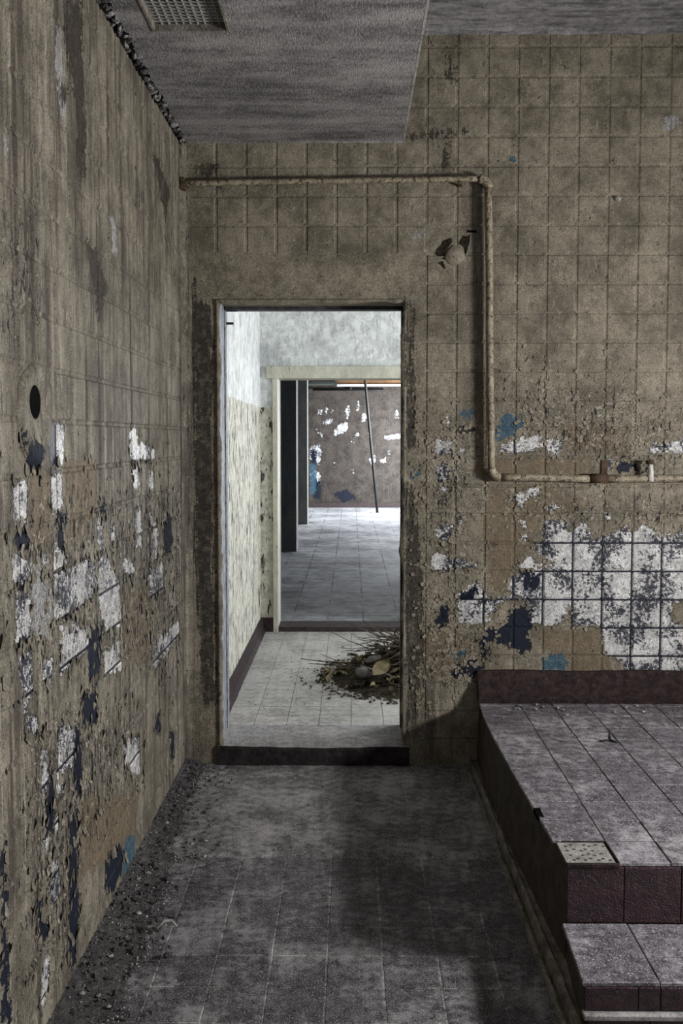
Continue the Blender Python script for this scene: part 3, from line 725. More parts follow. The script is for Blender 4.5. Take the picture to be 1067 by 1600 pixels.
for i in range(-3, 7):
    x0, x1 = FX0 + i * FPX, FX0 + (i + 1) * FPX
    x0, x1 = max(x0, XL + .005), min(x1, .635)
    if x1 - x0 < .03: continue
    for j in range(0, 12):
        y1, y0 = FY1 - j * FPY, FY1 - (j + 1) * FPY
        g = random.uniform(.0014, .0030); gx = random.uniform(.0018, .0042)
        plate('floor_tile', [(x0 + gx, y0 + g), (x1 - gx, y0 + g), (x1 - gx, y1 - g), (x0 + gx, y1 - g)], -.004, .0, M['floor_tile'], floor, .0008, .0004)
# cement screed between the tiles and the back wall, with a worn lip
n_x, n_y = 60, 44
V, Fc = [], []
for j in range(n_y + 1):
    for i in range(n_x + 1):
        x = XL + (.635 - XL) * i / n_x
        ylo = FY1 + .004 + .012 * mnoise.noise((x * 6, 0, 2))
        y = ylo + (YB - ylo) * j / n_y
        z = .010 + .006 * mnoise.noise((x * 3, y * 3, 0)) + .003 * mnoise.noise((x * 14, y * 14, 0))
        if j == 0: z = -.004
        V.append((x, y, z))
for j in range(n_y):
    for i in range(n_x):
        a = j * (n_x + 1) + i
        Fc.append((a, a + 1, a + n_x + 2, a + n_x + 1))
link('cement_screed', mesh('cement_screed', V, Fc), M['screed'], floor, smooth=True)

# ---------------------------------------------------------------- doorway in the back wall
door = group_at('door_1', ((DX0 + DX1) / 2, YB + .15, 0)); S(door)
ZSILL = .118
# sill: worn cement top over a blackened face, a little wider than the opening
V, Fc = [], []
nx_, ny_ = 48, 12
for j in range(ny_ + 1):
    for i in range(nx_ + 1):
        x = DX0 - .006 + (DX1 + .030 - DX0) * i / nx_
        t = j / ny_
        y = YB - .012 + (YB2 + .01 - YB + .012) * t
        x = min(max(x, DX0 - .006), DX1 + .022)
        z = ZSILL + .004 * mnoise.noise((x * 9, y * 9, 1)) - .012 * max(0, 1 - t * 9) - .008 * math.exp(-((x + .2) / .3) ** 2)
        V.append((x, y, z))
for j in range(ny_):
    for i in range(nx_):
        a = j * (nx_ + 1) + i
        Fc.append((a, a + 1, a + nx_ + 2, a + nx_ + 1))
base = len(V)
for i in range(nx_ + 1):
    x = V[i][0]
    V.append((x, YB - .014, V[i][2] - .003)); V.append((x, YB - .010, .0))
link('sill_top', mesh('sill_top', V[:base], Fc), M['sill'], door, smooth=True)
V2 = []
F2 = []
for i in range(nx_ + 1):
    x, y, z = V[i]
    V2 += [(x, y, z + .0005), (x, y - .006, z - .012), (x, y - .008, .0)]
for i in range(nx_):
    a = i * 3
    F2 += [(a + 1, a + 4, a + 3, a), (a + 2, a + 5, a + 4, a + 1)]
F2 += [(0, 1, 2)]
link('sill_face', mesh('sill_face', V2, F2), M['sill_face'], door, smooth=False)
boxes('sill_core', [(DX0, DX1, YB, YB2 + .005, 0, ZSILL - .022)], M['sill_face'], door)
# raised plaster band round the opening, lumpy
def band(name, path, w, d, mat, parent, amp=.006, wear=None):
    V, Fc = [], []
    pts = []
    for (a, b) in zip(path, path[1:]):
        n = max(2, int((Vector(b) - Vector(a)).length / .02))
        pts += [Vector(a).lerp(Vector(b), k / n) for k in range(n)]
    pts.append(Vector(path[-1]))
    side = Vector((0, -1, 0))
    for i, p in enumerate(pts):
        dirv = (pts[min(i + 1, len(pts) - 1)] - pts[max(i - 1, 0)]).normalized()
        out = dirv.cross(side)
        q = amp * mnoise.noise(p * 9) + amp * .6 * mnoise.noise(p * 31)
        V += [p, p + side * (d + q * .5), p + out * (w * .5) + side * (d * 1.15 + q * .6), p + out * (w + q * 1.5)]
    for i in range(len(pts) - 1):
        for k in range(3):
            a = i * 4 + k
            Fc.append((a, a + 1, a + 5, a + 4))
    me = mesh(name, V, Fc)
    if wear is not None:
        A, B = wear_arrays(np.array([(v.x, v.z) for v in V]), wear); A[:, 3] = .5
        set_wear(me, A, B)
    return link(name, me, mat, parent, smooth=True)
band('plaster_edge', [(DX0, YB, .1), (DX0, YB, DZ1), (DX1, YB, DZ1), (DX1, YB, .1)], .022, .009, M['back_joint'], door, .008, BACK_WEAR)
# steel angle frame at the back of the reveal
fy0, fy1 = YB2 - .05, YB2 + .012
boxes('frame_jamb', [(DX0 - .001, DX0 + .014, fy0, fy1, ZSILL - .01, DZ1), (DX0, DX0 + .007, YB + .05, fy0, ZSILL - .01, DZ1)], M['frame_metal'], door)
boxes('frame_jamb', [(DX1 - .012, DX1 + .001, fy0, fy1, ZSILL - .01, DZ1)], M['frame_dark'], door)
boxes('frame_head', [(DX0, DX1, fy0, fy1, DZ1 - .018, DZ1 + .001)], M['frame_dark'], door)
boxes('hinge_pin', [(DX0 + .012, DX0 + .052, YB2 - .02, YB2 - .008, 2.285, 2.297)], M['iron'], door)
boxes('latch_plate', [(DX0 + .010, DX0 + .075, YB2 - .03, YB2 - .02, 2.352, 2.362)], M['iron'], door)

# ================================================================= PLATFORM
ZP, ZT, YF, YF2, PXR = .355, .165, 2.83, 2.51, XR - .003
def edge_x(y):                                                     # the worn left edge bows a little
    return float(np.interp(y, [2.4, 2.51, 2.83, 2.98, 3.32, 3.72, 4.27, 4.65], [.652, .652, .678, .668, .656, .641, .632, .648]))
plat = group_at('tiled_platform', (1.9, 3.6, 0))
tag(plat, 'raised tiled platform with maroon risers and a lower step at right', 'platform')
ys = [YF2 + .0, 2.65, YF, 2.98, 3.15, 3.32, 3.52, 3.72, 3.9, 4.09, 4.27, 4.46, YB - .006]
def prism(name, y_list, z1, mat, ins=.006, z0=0.0):
    V = []
    for y in y_list:
        e = edge_x(y) + ins
        V += [(e - .012, y, z0), (e, y, z1)]
    m = len(V)
    V += [(PXR, y_list[0], z0), (PXR, y_list[0], z1), (PXR, y_list[-1], z0), (PXR, y_list[-1], z1)]
    Fc = []
    for i in range(len(y_list) - 1):
        a = i * 2
        Fc.append((a, a + 1, a + 3, a + 2))
    top = [i * 2 + 1 for i in range(len(y_list))]
    Fc.append(tuple([m + 1, m + 3] + top[::-1]))
    Fc.append((0, m, m + 1, 1)); Fc.append((m - 2, m - 1, m + 3, m + 2)); Fc.append((m, m + 2, m + 3, m + 1))
    Fc.append(tuple([m + 2, m] + [i * 2 for i in range(len(y_list))]))
    return link(name, mesh(name, V, Fc), mat, plat)
prism('platform_body', [y for y in ys if y >= YF], ZP - .012, M['platform_side'])
prism('step_body', [y for y in ys if y <= YF], ZT - .012, M['platform_side'])
xl1 = .838
boxes('joint_bed', [(xl1, PXR, YF + .002, YB - .006, ZP - .013, ZP - .002), (.70, xl1, 2.985, YB - .006, ZP - .013, ZP - .002)], M['platform_bed'], plat)
# top tiles; the corner tile at the front is missing and shows its mortar bed
xl = [None, .838, .999, 1.168, 1.337, 1.506, 1.675, 1.844, 2.013]
yl = [YF - .006, 2.985, 3.145, 3.31, 3.48, 3.65, 3.835, 4.005, 4.18, 4.35, 4.52, YB - .005]
for i in range(len(xl) - 1):
    for j in range(len(yl) - 1):
        if i == 0 and j == 0: continue
        y0, y1 = yl[j], yl[j + 1]
        g = random.uniform(.0010, .0024)
        xa0 = edge_x(y0) - .004 if i == 0 else xl[i] + g
        xa1 = edge_x(y1) - .004 if i == 0 else xl[i] + g
        xb = xl[i + 1] - g
        plate('platform_tile', [(xa0, y0 + g), (xb, y0 + g), (xb, y1 - g), (xa1, y1 - g)], ZP - .010, ZP, M['platform_tile'], plat, .002, .0018)
o = boxes('tile_field', [(2.015, PXR, yl[0], YB - .005, ZP - .010, ZP)], M['platform_tile'], plat)
# mortar bed with comb marks
bed = boxes('mortar_bed', [(edge_x(2.9) + .004, xl[1] - .006, YF - .002, yl[1] - .004, ZP - .013, ZP - .006)], M['mortar'], plat)
mb_me = None
for a in range(7):
    for b in range(4):
        if mb_me is None:
            Vd = [(math.cos(k * math.pi / 4) * .0065, math.sin(k * math.pi / 4) * .0045, 0) for k in range(8)] + [(math.cos(k * math.pi / 4) * .0045, math.sin(k * math.pi / 4) * .003, .0018) for k in range(8)]
            Fd = [(k, (k + 1) % 8, 8 + (k + 1) % 8, 8 + k) for k in range(8)] + [tuple(range(8, 16))]
            mb_me = mesh('comb_mark', Vd, Fd)
        if random.random() < .15: continue
        link('comb_mark', mb_me, M['platform_bed'], plat, (edge_x(2.9) + .028 + a * .020 + random.uniform(-.004, .004), YF + .025 + b * .033 + (a % 2) * .01, ZP - .0062))
# broken nick in the edge
boxes('edge_nick', [(.654, .676, 3.17, 3.25, ZP - .016, ZP + .0012)], M['hole'], plat)
# riser tiles, front of the platform
def riser(x0, x1, y, z0, z1, mat=M['riser_tile']):
    b = boxes('riser_tile', [(x0, x1, y - .012, y - .001, z0, z1)], mat, plat, .0022)
    return b
xr = [edge_x(YF) - .004, .852, 1.03, 1.205, 1.38, 1.555, 1.73, 1.9, 2.07]
for a, b in zip(xr, xr[1:]):
    riser(a + .001, b - .001, YF, ZT + .001, ZP - .012)
boxes('riser_cap', [(edge_x(YF) - .006, xl[1], YF - .016, YF - .001, ZP - .012, ZP - .001)], M['maroon'], plat, .002)
# lower step: treads, risers and the cement ledge under them
xt = [None, .862, 1.045, 1.22, 1.40, 1.58, 1.76]
for k in range(len(xt) - 1):
    g = .0015
    a0 = edge_x(YF2) - .006 if k == 0 else xt[k] + g
    a1 = edge_x(YF) - .018 if k == 0 else xt[k] + g
    plate('step_tile', [(a0, YF2 - .006), (xt[k + 1] - g, YF2 - .006), (xt[k + 1] - g, YF - .013), (a1, YF - .013)], ZT - .012, ZT, M['platform_tile'], plat, .003, .001)
xs2 = [edge_x(YF2) - .002, .80, .862, 1.045, 1.22, 1.40, 1.58]
for a, b in zip(xs2, xs2[1:]):
    riser(a + .001, b - .001, YF2, .087, ZT - .013)
boxes('cement_ledge', [(.645, 1.76, YF2 - .034, YF2 - .0005, .070, .084)], M['sill'], plat, .003)
for a, b in zip([.655, .83, 1.0, 1.17, 1.34], [.83, 1.0, 1.17, 1.34, 1.51]):
    riser(a + .0015, b - .0015, YF2 - .012, .0, .069)
# low curb along the foot of the side, and a worn bead above it
V, Fc = [], []
yy = np.linspace(2.2, YB - .002, 70)
for y in yy:
    a = .004 * mnoise.noise((1, y * 6, 0)) + .003 * mnoise.noise((1, y * 22, 4))
    inn = float(np.interp(y, [2.2, 2.5, 4.6], [.652, .645, .612])); out = float(np.interp(y, [2.2, 2.54, 4.6], [.602, .598, .578]))
    V += [(out + a, y, 0), (out + .001 + a, y, .018 + a), (out + .012 + a, y, .020 + a), (out + .016, y, .004), (out + .026, y, .003), (out + .029 + a, y, .046), (inn - .004 + a, y, .052 + a), (inn + .004, y, .040), (inn + .035, y, .042)]
for i in range(len(yy) - 1):
    for k in range(8):
        a = i * 9 + k
        Fc.append((a, a + 1, a + 10, a + 9))
link('side_curb', mesh('side_curb', V, Fc), M['curb'], plat)
# maroon upstand against the back wall
V, Fc = [], []
xx = np.linspace(.640, XR - .01, 120)
for x in xx:
    a = .004 * abs(mnoise.noise((x * 12, 2, 2))) + .004 * mnoise.noise((x * 3, 2, 5))
    V += [(x, YB - .006, ZP + .148 + a), (x, YB - .022, ZP + .146 + a), (x, YB - .026, ZP + .030), (x, YB - .055, ZP + .012), (x, YB - .095, ZP + .0015)]
for i in range(len(xx) - 1):
    for k in range(4):
        a = i * 5 + k
        Fc.append((a + 5, a + 6, a + 1, a)[::-1])
Fc.append((0, 1, 2, 3, 4))
link('wall_upstand', mesh('wall_upstand', V, Fc), M['maroon'], plat)

# ================================================================= PIPE ON THE BACK WALL
pipe = group_at('wall_pipe', (.69, YB - .03, 1.49))
tag(pipe, 'beige-painted water pipe bent over and down the tiled back wall', 'pipe')
py, pr_ = YB - .048, .0185
def arc(c, r, a0, a1, n=8):
    return [(c[0] + r * math.cos(a0 + (a1 - a0) * k / n), py, c[1] + r * math.sin(a0 + (a1 - a0) * k / n)) for k in range(n + 1)]
xt_, xb_ = .672, .697
zt_, zb_ = 2.952, 1.487
rr = .045
def wob(path, amp=.0035):
    out = []
    for p, q in zip(path, path[1:]):
        n = max(2, int((Vector(q) - Vector(p)).length / .06))
        out += [tuple(Vector(p).lerp(Vector(q), k / n)) for k in range(n)]
    out.append(path[-1])
    return [(x + amp * mnoise.noise((x * 2, 1, z * 2)), y, z + amp * mnoise.noise((x * 2, 8, z * 2))) for x, y, z in out]
add_tube('pipe_run', wob([(XL + .015, py, 2.935), (xt_ - rr, py, zt_)]), pr_ * .78, M['pipe'], pipe)
add_tube('elbow', arc((xt_ - rr, zt_ - rr), rr, R90, 0), .0235, M['pipe'], pipe)
add_tube('pipe_run', wob([(xt_, py, zt_ - rr), (xb_, py, zb_ + rr)]), pr_, M['pipe'], pipe)
add_tube('elbow', arc((xb_ + rr, zb_ + rr), rr, math.pi, 1.5 * math.pi), .0225, M['pipe'], pipe)
add_tube('pipe_run', wob([(xb_ + rr, py, zb_), (1.20, py, zb_ - .006)]), pr_, M['pipe'], pipe)
add_tube('coupling', [(1.19, py, zb_ - .006), (1.275, py, zb_ - .006)], .0245, M['rust'], pipe)
add_tube('pipe_run', wob([(1.27, py, zb_ - .006), (XR - .02, py, zb_ - .010)]), pr_ * 1.08, M['pipe'], pipe)
add_tube('tap_stub', [(1.485, py - .012, zb_ - .02), (1.485, py - .014, zb_ + .035), (1.482, py - .012, zb_ + .07)], [.017, .014, .012], M['bright_metal'], pipe)
add_tube('tap_spindle', [(1.482, py - .012, zb_ + .065), (1.482, py - .012, zb_ + .085)], .020, M['rust'], pipe)
boxes('bracket', [(1.255, 1.285, YB - .012, YB - .003, zb_ - .02, zb_ + .085)], M['rust'], pipe)
boxes('bracket', [(.525, .545, YB - .046, YB - .003, 2.925, 2.931)], M['rust'], pipe)
boxes('wall_socket', [(XL + .003, XL + .03, YB - .06, YB - .003, 2.905, 2.965)], M['rust'], pipe, .008)

# broken-out patch in the tiles beside the pipe, with a rounded mortar plug
hole_p = group_at('broken_tile_patch', (.52, YB, 2.6))
tag(hole_p, 'broken-out dark patch with a mortar plug among tiles beside pipe', 'wall damage')
def chip_poly(name, pts, mat, y0, y1, parent):
    n = len(pts)
    V = [(x, y0, z) for x, z in pts] + [(x, y1, z) for x, z in pts]
    Fc = [tuple(range(n)), tuple(range(n, 2 * n))[::-1]] + [(k, n + k, n + (k + 1) % n, (k + 1) % n) for k in range(n)]
    return link(name, mesh(name, V, Fc), mat, parent)
chip_poly('dark_cavity', [(.418, 2.600), (.430, 2.625), (.447, 2.640), (.458, 2.662), (.478, 2.668), (.497, 2.676), (.500, 2.655), (.480, 2.628), (.466, 2.598), (.462, 2.568), (.440, 2.578)], M['cavity'], YB - .0045, YB + .001, hole_p)
chip_poly('dark_cavity', [(.530, 2.648), (.542, 2.668), (.553, 2.688), (.574, 2.684), (.590, 2.692), (.587, 2.655), (.575, 2.612), (.566, 2.590), (.556, 2.632)], M['cavity'], YB - .0045, YB + .001, hole_p)
chip_poly('dark_cavity', [(.428, 2.555), (.455, 2.562), (.468, 2.530), (.462, 2.522)], M['cavity'], YB - .0045, YB + .001, hole_p)
chip_poly('dark_cavity', [(.573, 2.702), (.622, 2.700), (.622, 2.712), (.573, 2.714)], M['hole'], YB - .0045, YB + .001, hole_p)
bm = bmesh.new()
bmesh.ops.create_icosphere(bm, subdivisions=3, radius=1)
for v in bm.verts:
    k = 1 + .12 * mnoise.noise(v.co * 2.2)
    v.co = Vector((.513 + v.co.x * .050 * k, YB - .003 + v.co.y * .016 * k, 2.585 + (v.co.z + .25 * (1 - abs(v.co.x)) * (v.co.z > 0)) * .044 * k))
me = bpy.data.meshes.new('mortar_plug'); bm.to_mesh(me); bm.free()
A, B = wear_arrays(np.array([(v.co.x, v.co.z) for v in me.vertices]), {}); A[:, 3] = .3
set_wear(me, A, B)
link('mortar_plug', me, M['back_tile'], hole_p, smooth=True)
# peg and splash
bm = bmesh.new(); bmesh.ops.create_icosphere(bm, subdivisions=2, radius=.016)
for v in bm.verts: v.co = Vector((v.co.x * 1.1, v.co.y * .9, v.co.z * .8)) * (1 + .25 * mnoise.noise(v.co * 60))
me = bpy.data.meshes.new('wall_plug'); bm.to_mesh(me); bm.free()
tag(link('wall_plug', me, M['chip'], None, (1.315, YB - .010, 2.865), smooth=True), 'small pale plaster lump stuck on the upper tiles right of pipe', 'plaster lump')

# round flue hole with plaster collar in the left wall
flue = group_at('pipe_hole', (XL, HOLE_C[0], HOLE_C[1])); tag(flue, 'round black pipe hole in a plaster collar on left wall', 'pipe hole')
V, Fc = [], []
ns = 40
for k in range(ns):
    t = 2 * math.pi * k / ns
    ca, sa = math.cos(t), math.sin(t)
    j = 1 + .07 * mnoise.noise((ca * 1.5, sa * 1.5, 3))
    for r, h, cz in ((HOLE_R * .97, .002, 0), (HOLE_R, .004, 0), (HOLE_R * 1.15, .0055, -.003), (HOLE_R * 1.9, .010, -.02), (.112 * j, .012, -.030), (.128 * j, .0, -.034)):
        V.append((XL + .001 + h, HOLE_C[0] + ca * r, HOLE_C[1] + cz + sa * r * (1.08 if r > .06 else 1)))
for k in range(ns):
    k2 = (k + 1) % ns
    for q in range(5):
        Fc.append((k * 6 + q, k * 6 + q + 1, k2 * 6 + q + 1, k2 * 6 + q))
me = mesh('plaster_collar', V, Fc)
A, B = wear_arrays(np.array([(v[1], v[2]) for v in V]), LEFT_WEAR); A[:, 3] *= .4
set_wear(me, A, B)
link('plaster_collar', me, M['left_tile'], flue, smooth=True)
V = [(XL + .0035, HOLE_C[0] + math.cos(2 * math.pi * k / 32) * HOLE_R * .98, HOLE_C[1] + math.sin(2 * math.pi * k / 32) * HOLE_R * .98) for k in range(32)]
link('dark_bore', mesh('dark_bore', V, [tuple(range(32))]), M['hole'], flue)

# ================================================================= PASSAGE BEYOND THE DOOR
X2L, X2R, Y2, Y2B, Z2, Z2C = -.735, 2.6, 7.43, 7.66, .110, 3.3
wpl = S(slab_with_holes('wall_passage_left', 'x', X2L - .3, X2L, YB2, Y2, 0.0, Z2C, [], M['passage']))
wpr = S(slab_with_holes('wall_passage_right', 'x', X2R, X2R + .3, YB2, Y2B, 0.0, Z2C, [(5.3, 7.1, 1.1, 2.7)], M['passage']))
window_frame('window_3', 'x', X2R + .04, 5.3, 7.1, 1.1, 2.7)
D2X0, D2X1, D2Z = -.628, .62, 2.172
wpb = S(slab_with_holes('wall_passage_back', 'y', Y2, Y2B, -3.5, X2R + .3, 0.0, Z2C, [(D2X0, D2X1, 0.0, D2Z)], M['passage']))
wpf = S(boxes('wall_passage_front', [(DX1, X2R, YB2 + .0, YB2 + .01, Z2, Z2C)], M['passage']))
S(boxes('ceiling_passage', [(X2L, X2R, YB2, Y2, Z2C, Z2C + .15)], M['passage_ceiling']))
pf = S(boxes('floor_passage', [(X2L, X2R, YB2, Y2, -.2, Z2 - .004)], M['passage_bed']))
tp = .1785
for i in range(0, 8):
    x0 = X2L + .02 + i * tp
    for j in range(0, 14):
        y0 = YB2 + .02 + j * tp
        y1 = min(y0 + tp, Y2)
        if y1 - y0 < .03: continue
        g = random.uniform(.0012, .0026)
        plate('floor_tile', [(x0 + g, y0 + g), (x0 + tp - g, y0 + g), (x0 + tp - g, y1 - g), (x0 + g, y1 - g)], Z2 - .004, Z2, M['passage_floor'], pf, .001, .0006)
# skirting along the passage wall, top edge worn
V, Fc = [], []
yy = np.linspace(YB2, Y2, 60)
for y in yy:
    a = .006 * mnoise.noise((3, y * 5, 0)) + .004 * mnoise.noise((3, y * 19, 0))
    V += [(X2L + .001, y, Z2 + .118 + a), (X2L + .018, y, Z2 + .110 + a), (X2L + .022, y, Z2 + .03), (X2L + .04 + a, y, Z2 + .0005)]
for i in range(len(yy) - 1):
    for k in range(3):
        a = i * 4 + k
        Fc.append((a, a + 1, a + 5, a + 4))
S(link('baseboard_left', mesh('baseboard_left', V, Fc), M['maroon']))
S(boxes('baseboard_back', [(X2L, D2X0 - .001, Y2 - .02, Y2 - .0005, Z2, Z2 + .115)], M['maroon']))
# second doorway: cream frame, dark threshold
d2 = group_at('door_2', (0, Y2 + .1, Z2)); S(d2)
boxes('frame_jamb', [(D2X0 - .006, D2X0 + .035, Y2 - .022, Y2B + .01, Z2, D2Z)], M['cream_frame'], d2, .004)
boxes('frame_jamb', [(D2X1 - .035, D2X1 + .006, Y2 - .022, Y2B + .01, Z2, D2Z)], M['cream_frame'], d2, .004)
boxes('frame_head', [(D2X0 - .055, D2X1 + .05, Y2 - .026, Y2B + .01, D2Z - .012, D2Z + .085)], M['cream_frame'], d2, .004)
boxes('threshold', [(D2X0 - .01, D2X1, Y2 - .012, Y2B + .02, 0, Z2 + .040)], M['threshold'], d2, .003)

# ================================================================= LONG HALL
X3L, X3R, Y3, Z3, Z3C = -3.2, 2.4, 20.4, .150, 3.35
S(boxes('floor_hall', [(X3L, X3R, Y2B, Y3, -.2, Z3)], M['hall_floor']))
S(boxes('ceiling_hall', [(X3L, X3R, Y2B, Y3, Z3C, Z3C + .2)], M['hall_ceiling']))
whb = S(boxes('wall_hall_back', [(X3L - .3, X3R + .3, Y3 + .003, Y3 + .3, 0, Z3C)], M['hall_ceiling']))
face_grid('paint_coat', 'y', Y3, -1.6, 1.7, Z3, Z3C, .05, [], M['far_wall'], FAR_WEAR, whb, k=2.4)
S(boxes('baseboard_hall', [(-3.1, 2.38, Y3 - .03, Y3 - .001, Z3, Z3 + .10)], M['threshold']))
S(slab_with_holes('wall_hall_left', 'x', X3L - .3, X3L, Y2B, Y3, 0.0, Z3C, [], M['column']))
S(slab_with_holes('wall_hall_right', 'x', X3R, X3R + .3, Y2B, Y3, 0.0, Z3C, [(10.3, 11.5, .9, 2.3), (13.9, 15.1, .9, 2.3), (18.1, 19.3, .9, 2.3)], M['column_edge']))
for k, y in enumerate((10.3, 13.9, 18.1)):
    window_frame('window_%d' % (4 + k), 'x', X3R + .04, y, y + 1.2, .9, 2.3)
for k, (y, xr_, lab) in enumerate(((8.75, -.700, 'nearest dark square column seen as a thin strip past cream frame'), (12.40, -.742, 'middle dark square column with lit edge painted pale in far hall'), (16.35, -.785, 'farthest dark square column with lit edge painted pale beside peeling far wall'))):
    c = group_at('hall_column', (xr_ - .25, y + .2, Z3))
    tag(c, lab, 'column', 'columns along the far hall')
    boxes('shaft', [(xr_ - .5, xr_ - .004, y, y + .40, Z3, Z3C)], M['column'], c)
    boxes('lit_face', [(xr_ - .004, xr_, y - .002, y + .40, Z3, Z3C)], M['column_edge'], c)  # side towards the windows coloured paler, as if lit
# beam, pipes and louvre under the hall ceiling
bmh = group_at('ceiling_beam', (.7, 19.2, 2.80)); tag(bmh, 'orange-brown beam with white lower edge across top of far hall', 'beam')
boxes('beam_body', [(-.30, 2.38, 19.15, 19.35, 2.80, 3.2)], M['beam'], bmh)
boxes('white_edge', [(-.30, 2.38, 19.13, 19.36, 2.768, 2.80)], M['white_paint'], bmh)
boxes('white_tag', [(.80, .885, 19.11, 19.15, 2.90, 3.0)], M['white_paint'], bmh)
lv = group_at('ceiling_louvre', (-.62, 19.2, 2.78)); tag(lv, 'dark green louvred box left of the orange beam in hall', 'louvre box')
boxes('box_frame', [(-.90, -.86, 19.0, 19.5, 2.80, 3.3), (-.36, -.32, 19.0, 19.5, 2.80, 3.3), (-.86, -.36, 19.0, 19.5, 2.80, 2.835)], M['green_metal'], lv)
for k in range(5):
    boxes('slat', [(-.86, -.36, 19.05, 19.30, 2.87 + k * .075, 2.90 + k * .075)], M['green_metal'], lv)
wp2 = group_at('hall_pipe', (0, Y3 - .06, 2.73)); tag(wp2, 'thin black pipe running level along top of peeling far wall', 'pipe')
add_tube('pipe_run', [(-.85, Y3 - .06, 2.755), (.42, Y3 - .06, 2.735), (.75, Y3 - .06, 2.73)], .024, M['iron'], wp2)
add_tube('drop_pipe', [(-.02, Y3 - .06, 2.74), (-.02, Y3 - .06, 2.86)], .024, M['iron'], wp2)
tag(add_tube('leaning_pole', [(.535, 18.95, Z3), (.27, 18.95, 2.95), (.245, 18.95, 3.3)], .028, M['iron']), 'thin black pole leaning upright in far hall', 'pole')

# ================================================================= LOOSE PAINT FLAKES CURLING OFF THE WALLS
def flakes(name, wall, axis, p, u0, u1, z0, z1, wear, n, mat, skip=(), stretch=1.0):
    cand = np.stack([rng.uniform(u0, u1, n * 14), rng.uniform(z0, z1, n * 14)], 1)
    A, B = wear_arrays(cand, wear)
    edge = np.clip(1 - np.abs(np.maximum(A[:, 0], A[:, 1]) - .42) / .35, 0, 1)
    w = A[:, 3] * .35 + edge * 1.0 - (A[:, 0] > .75) * 1.0
    keep = np.where(rng.random(len(cand)) < w * .8)[0][:n]
    V, Fc = [], []
    for q in keep:
        u, z = cand[q]
        if any(h[0] < u < h[1] and h[2] < z < h[3] for h in skip): continue
        s = rng.uniform(.005, .014) * (1.25 if rng.random() < .15 else 1)
        k = rng.integers(5, 8)
        lift = rng.uniform(.1, .55); d = rng.uniform(0, 6.28)
        b = len(V)
        top, bot = [], []
        for i in range(k):
            t = 2 * math.pi * i / k + rng.uniform(-.25, .25)
            r = s * rng.uniform(.65, 1.25)
            du, dz = math.cos(t) * r, math.sin(t) * r * stretch
            h = .0045 + max(0, (du * math.cos(d) + dz * math.sin(d))) * lift
            top.append((du, dz, h)); bot.append((du * .93, dz * .93, h - .0014))
        top.append((0, 0, .0042)); 
        for du, dz, h in top + bot:
            V.append((u + du, p - h, z + dz) if axis == 'y' else (p + h, u + du, z + dz))
        for i in range(k):
            i2 = (i + 1) % k
            Fc.append((b + i, b + i2, b + k)); Fc.append((b + i, b + k + 1 + i, b + k + 1 + i2, b + i2))
    o = link(name, mesh(name, V, Fc), mat, wall)
    me = o.data
    A = np.zeros((len(V), 4)); B = np.zeros((len(V), 4))
    set_wear(me, A, B)
    o['kind'] = 'stuff'
    return o
flakes('paint_flakes', wall_back, 'y', YB, .30, 1.72, .52, 2.15, BACK_WEAR, 1500, M['back_tile'])
flakes('paint_flakes', wall_back, 'y', YB, .30, .62, .03, .52, BACK_WEAR, 160, M['back_tile'])
flakes('paint_flakes', wall_left, 'x', XL, 2.15, 4.5, .1, 1.75, LEFT_WEAR, 1200, M['left_tile'], stretch=1.6)

# ================================================================= HEAP OF TWIGS AND LEAVES IN THE PASSAGE
HX, HY = .36, 6.02
def heap_h(x, y):
    dx, dy = (x - HX) / .50, (y - HY) / .55
    r = math.hypot(dx, dy)
    return max(0, 1 - r) ** 1.15 * .225 + .02 * max(0, 1.05 - r) * mnoise.noise((x * 14, y * 14, 0))
V, Fc = [], []
nr, na = 26, 60
for i in range(nr + 1):
    r = i / nr
    for k in range(na):
        t = 2 * math.pi * k / na
        rr_ = r * (1 + .16 * mnoise.noise((math.cos(t) * 2, math.sin(t) * 2, 4)))
        x, y = HX + math.cos(t) * .52 * rr_, HY + math.sin(t) * .57 * rr_
        V.append((x - HX, y - HY, max(0, heap_h(x, y)) + (.012 * mnoise.noise((x * 40, y * 40, 2)) if r < .9 else 0) + .001 - .004 * r))
for i in range(nr):
    for k in range(na):
        k2 = (k + 1) % na
        Fc.append((i * na + k, (i + 1) * na + k, (i + 1) * na + k2, i * na + k2))
heap = link('leaf_litter_heap', mesh('leaf_litter_heap', V, Fc), M['litter'], None, (HX, HY, Z2), smooth=True)
tag(heap, 'dark heap of rotted leaf litter on the pale floor through doorway', 'debris heap', kind='stuff')
# fine crumbs of litter over the heap: too small to count
V, Fc = [], []
for q in range(1500):
    t = random.uniform(0, 2 * math.pi); r = math.sqrt(random.random()) * .60
    if random.random() < .2: r += abs(random.gauss(0, .12))
    x, y = HX + math.cos(t) * r, HY + math.sin(t) * r * 1.08
    if x > 1.0: continue
    z = max(0, heap_h(x, y)) + Z2 + .004
    s = random.uniform(.004, .013)
    M3 = Matrix.Rotation(random.uniform(0, 6.28), 3, 'Z') @ Matrix.Rotation(random.uniform(-.6, .6), 3, 'X')
    b = len(V)
    for v in ((-1, -.5, 0), (1, -.5, 0), (1, .5, 0), (-1, .5, 0), (-.8, -.4, .5), (.8, -.4, .5), (.8, .4, .5), (-.8, .4, .5)):
        V.append(Vector((x, y, z)) + M3 @ (Vector(v) * s))
    Fc += [tuple(b + i for i in f) for f in BOXF]
tag(link('litter_crumbs', mesh('litter_crumbs', V, Fc), M['leaf_dark']), 'fine crumbs of dead leaf scattered over and around the heap', 'leaf crumbs', kind='stuff')

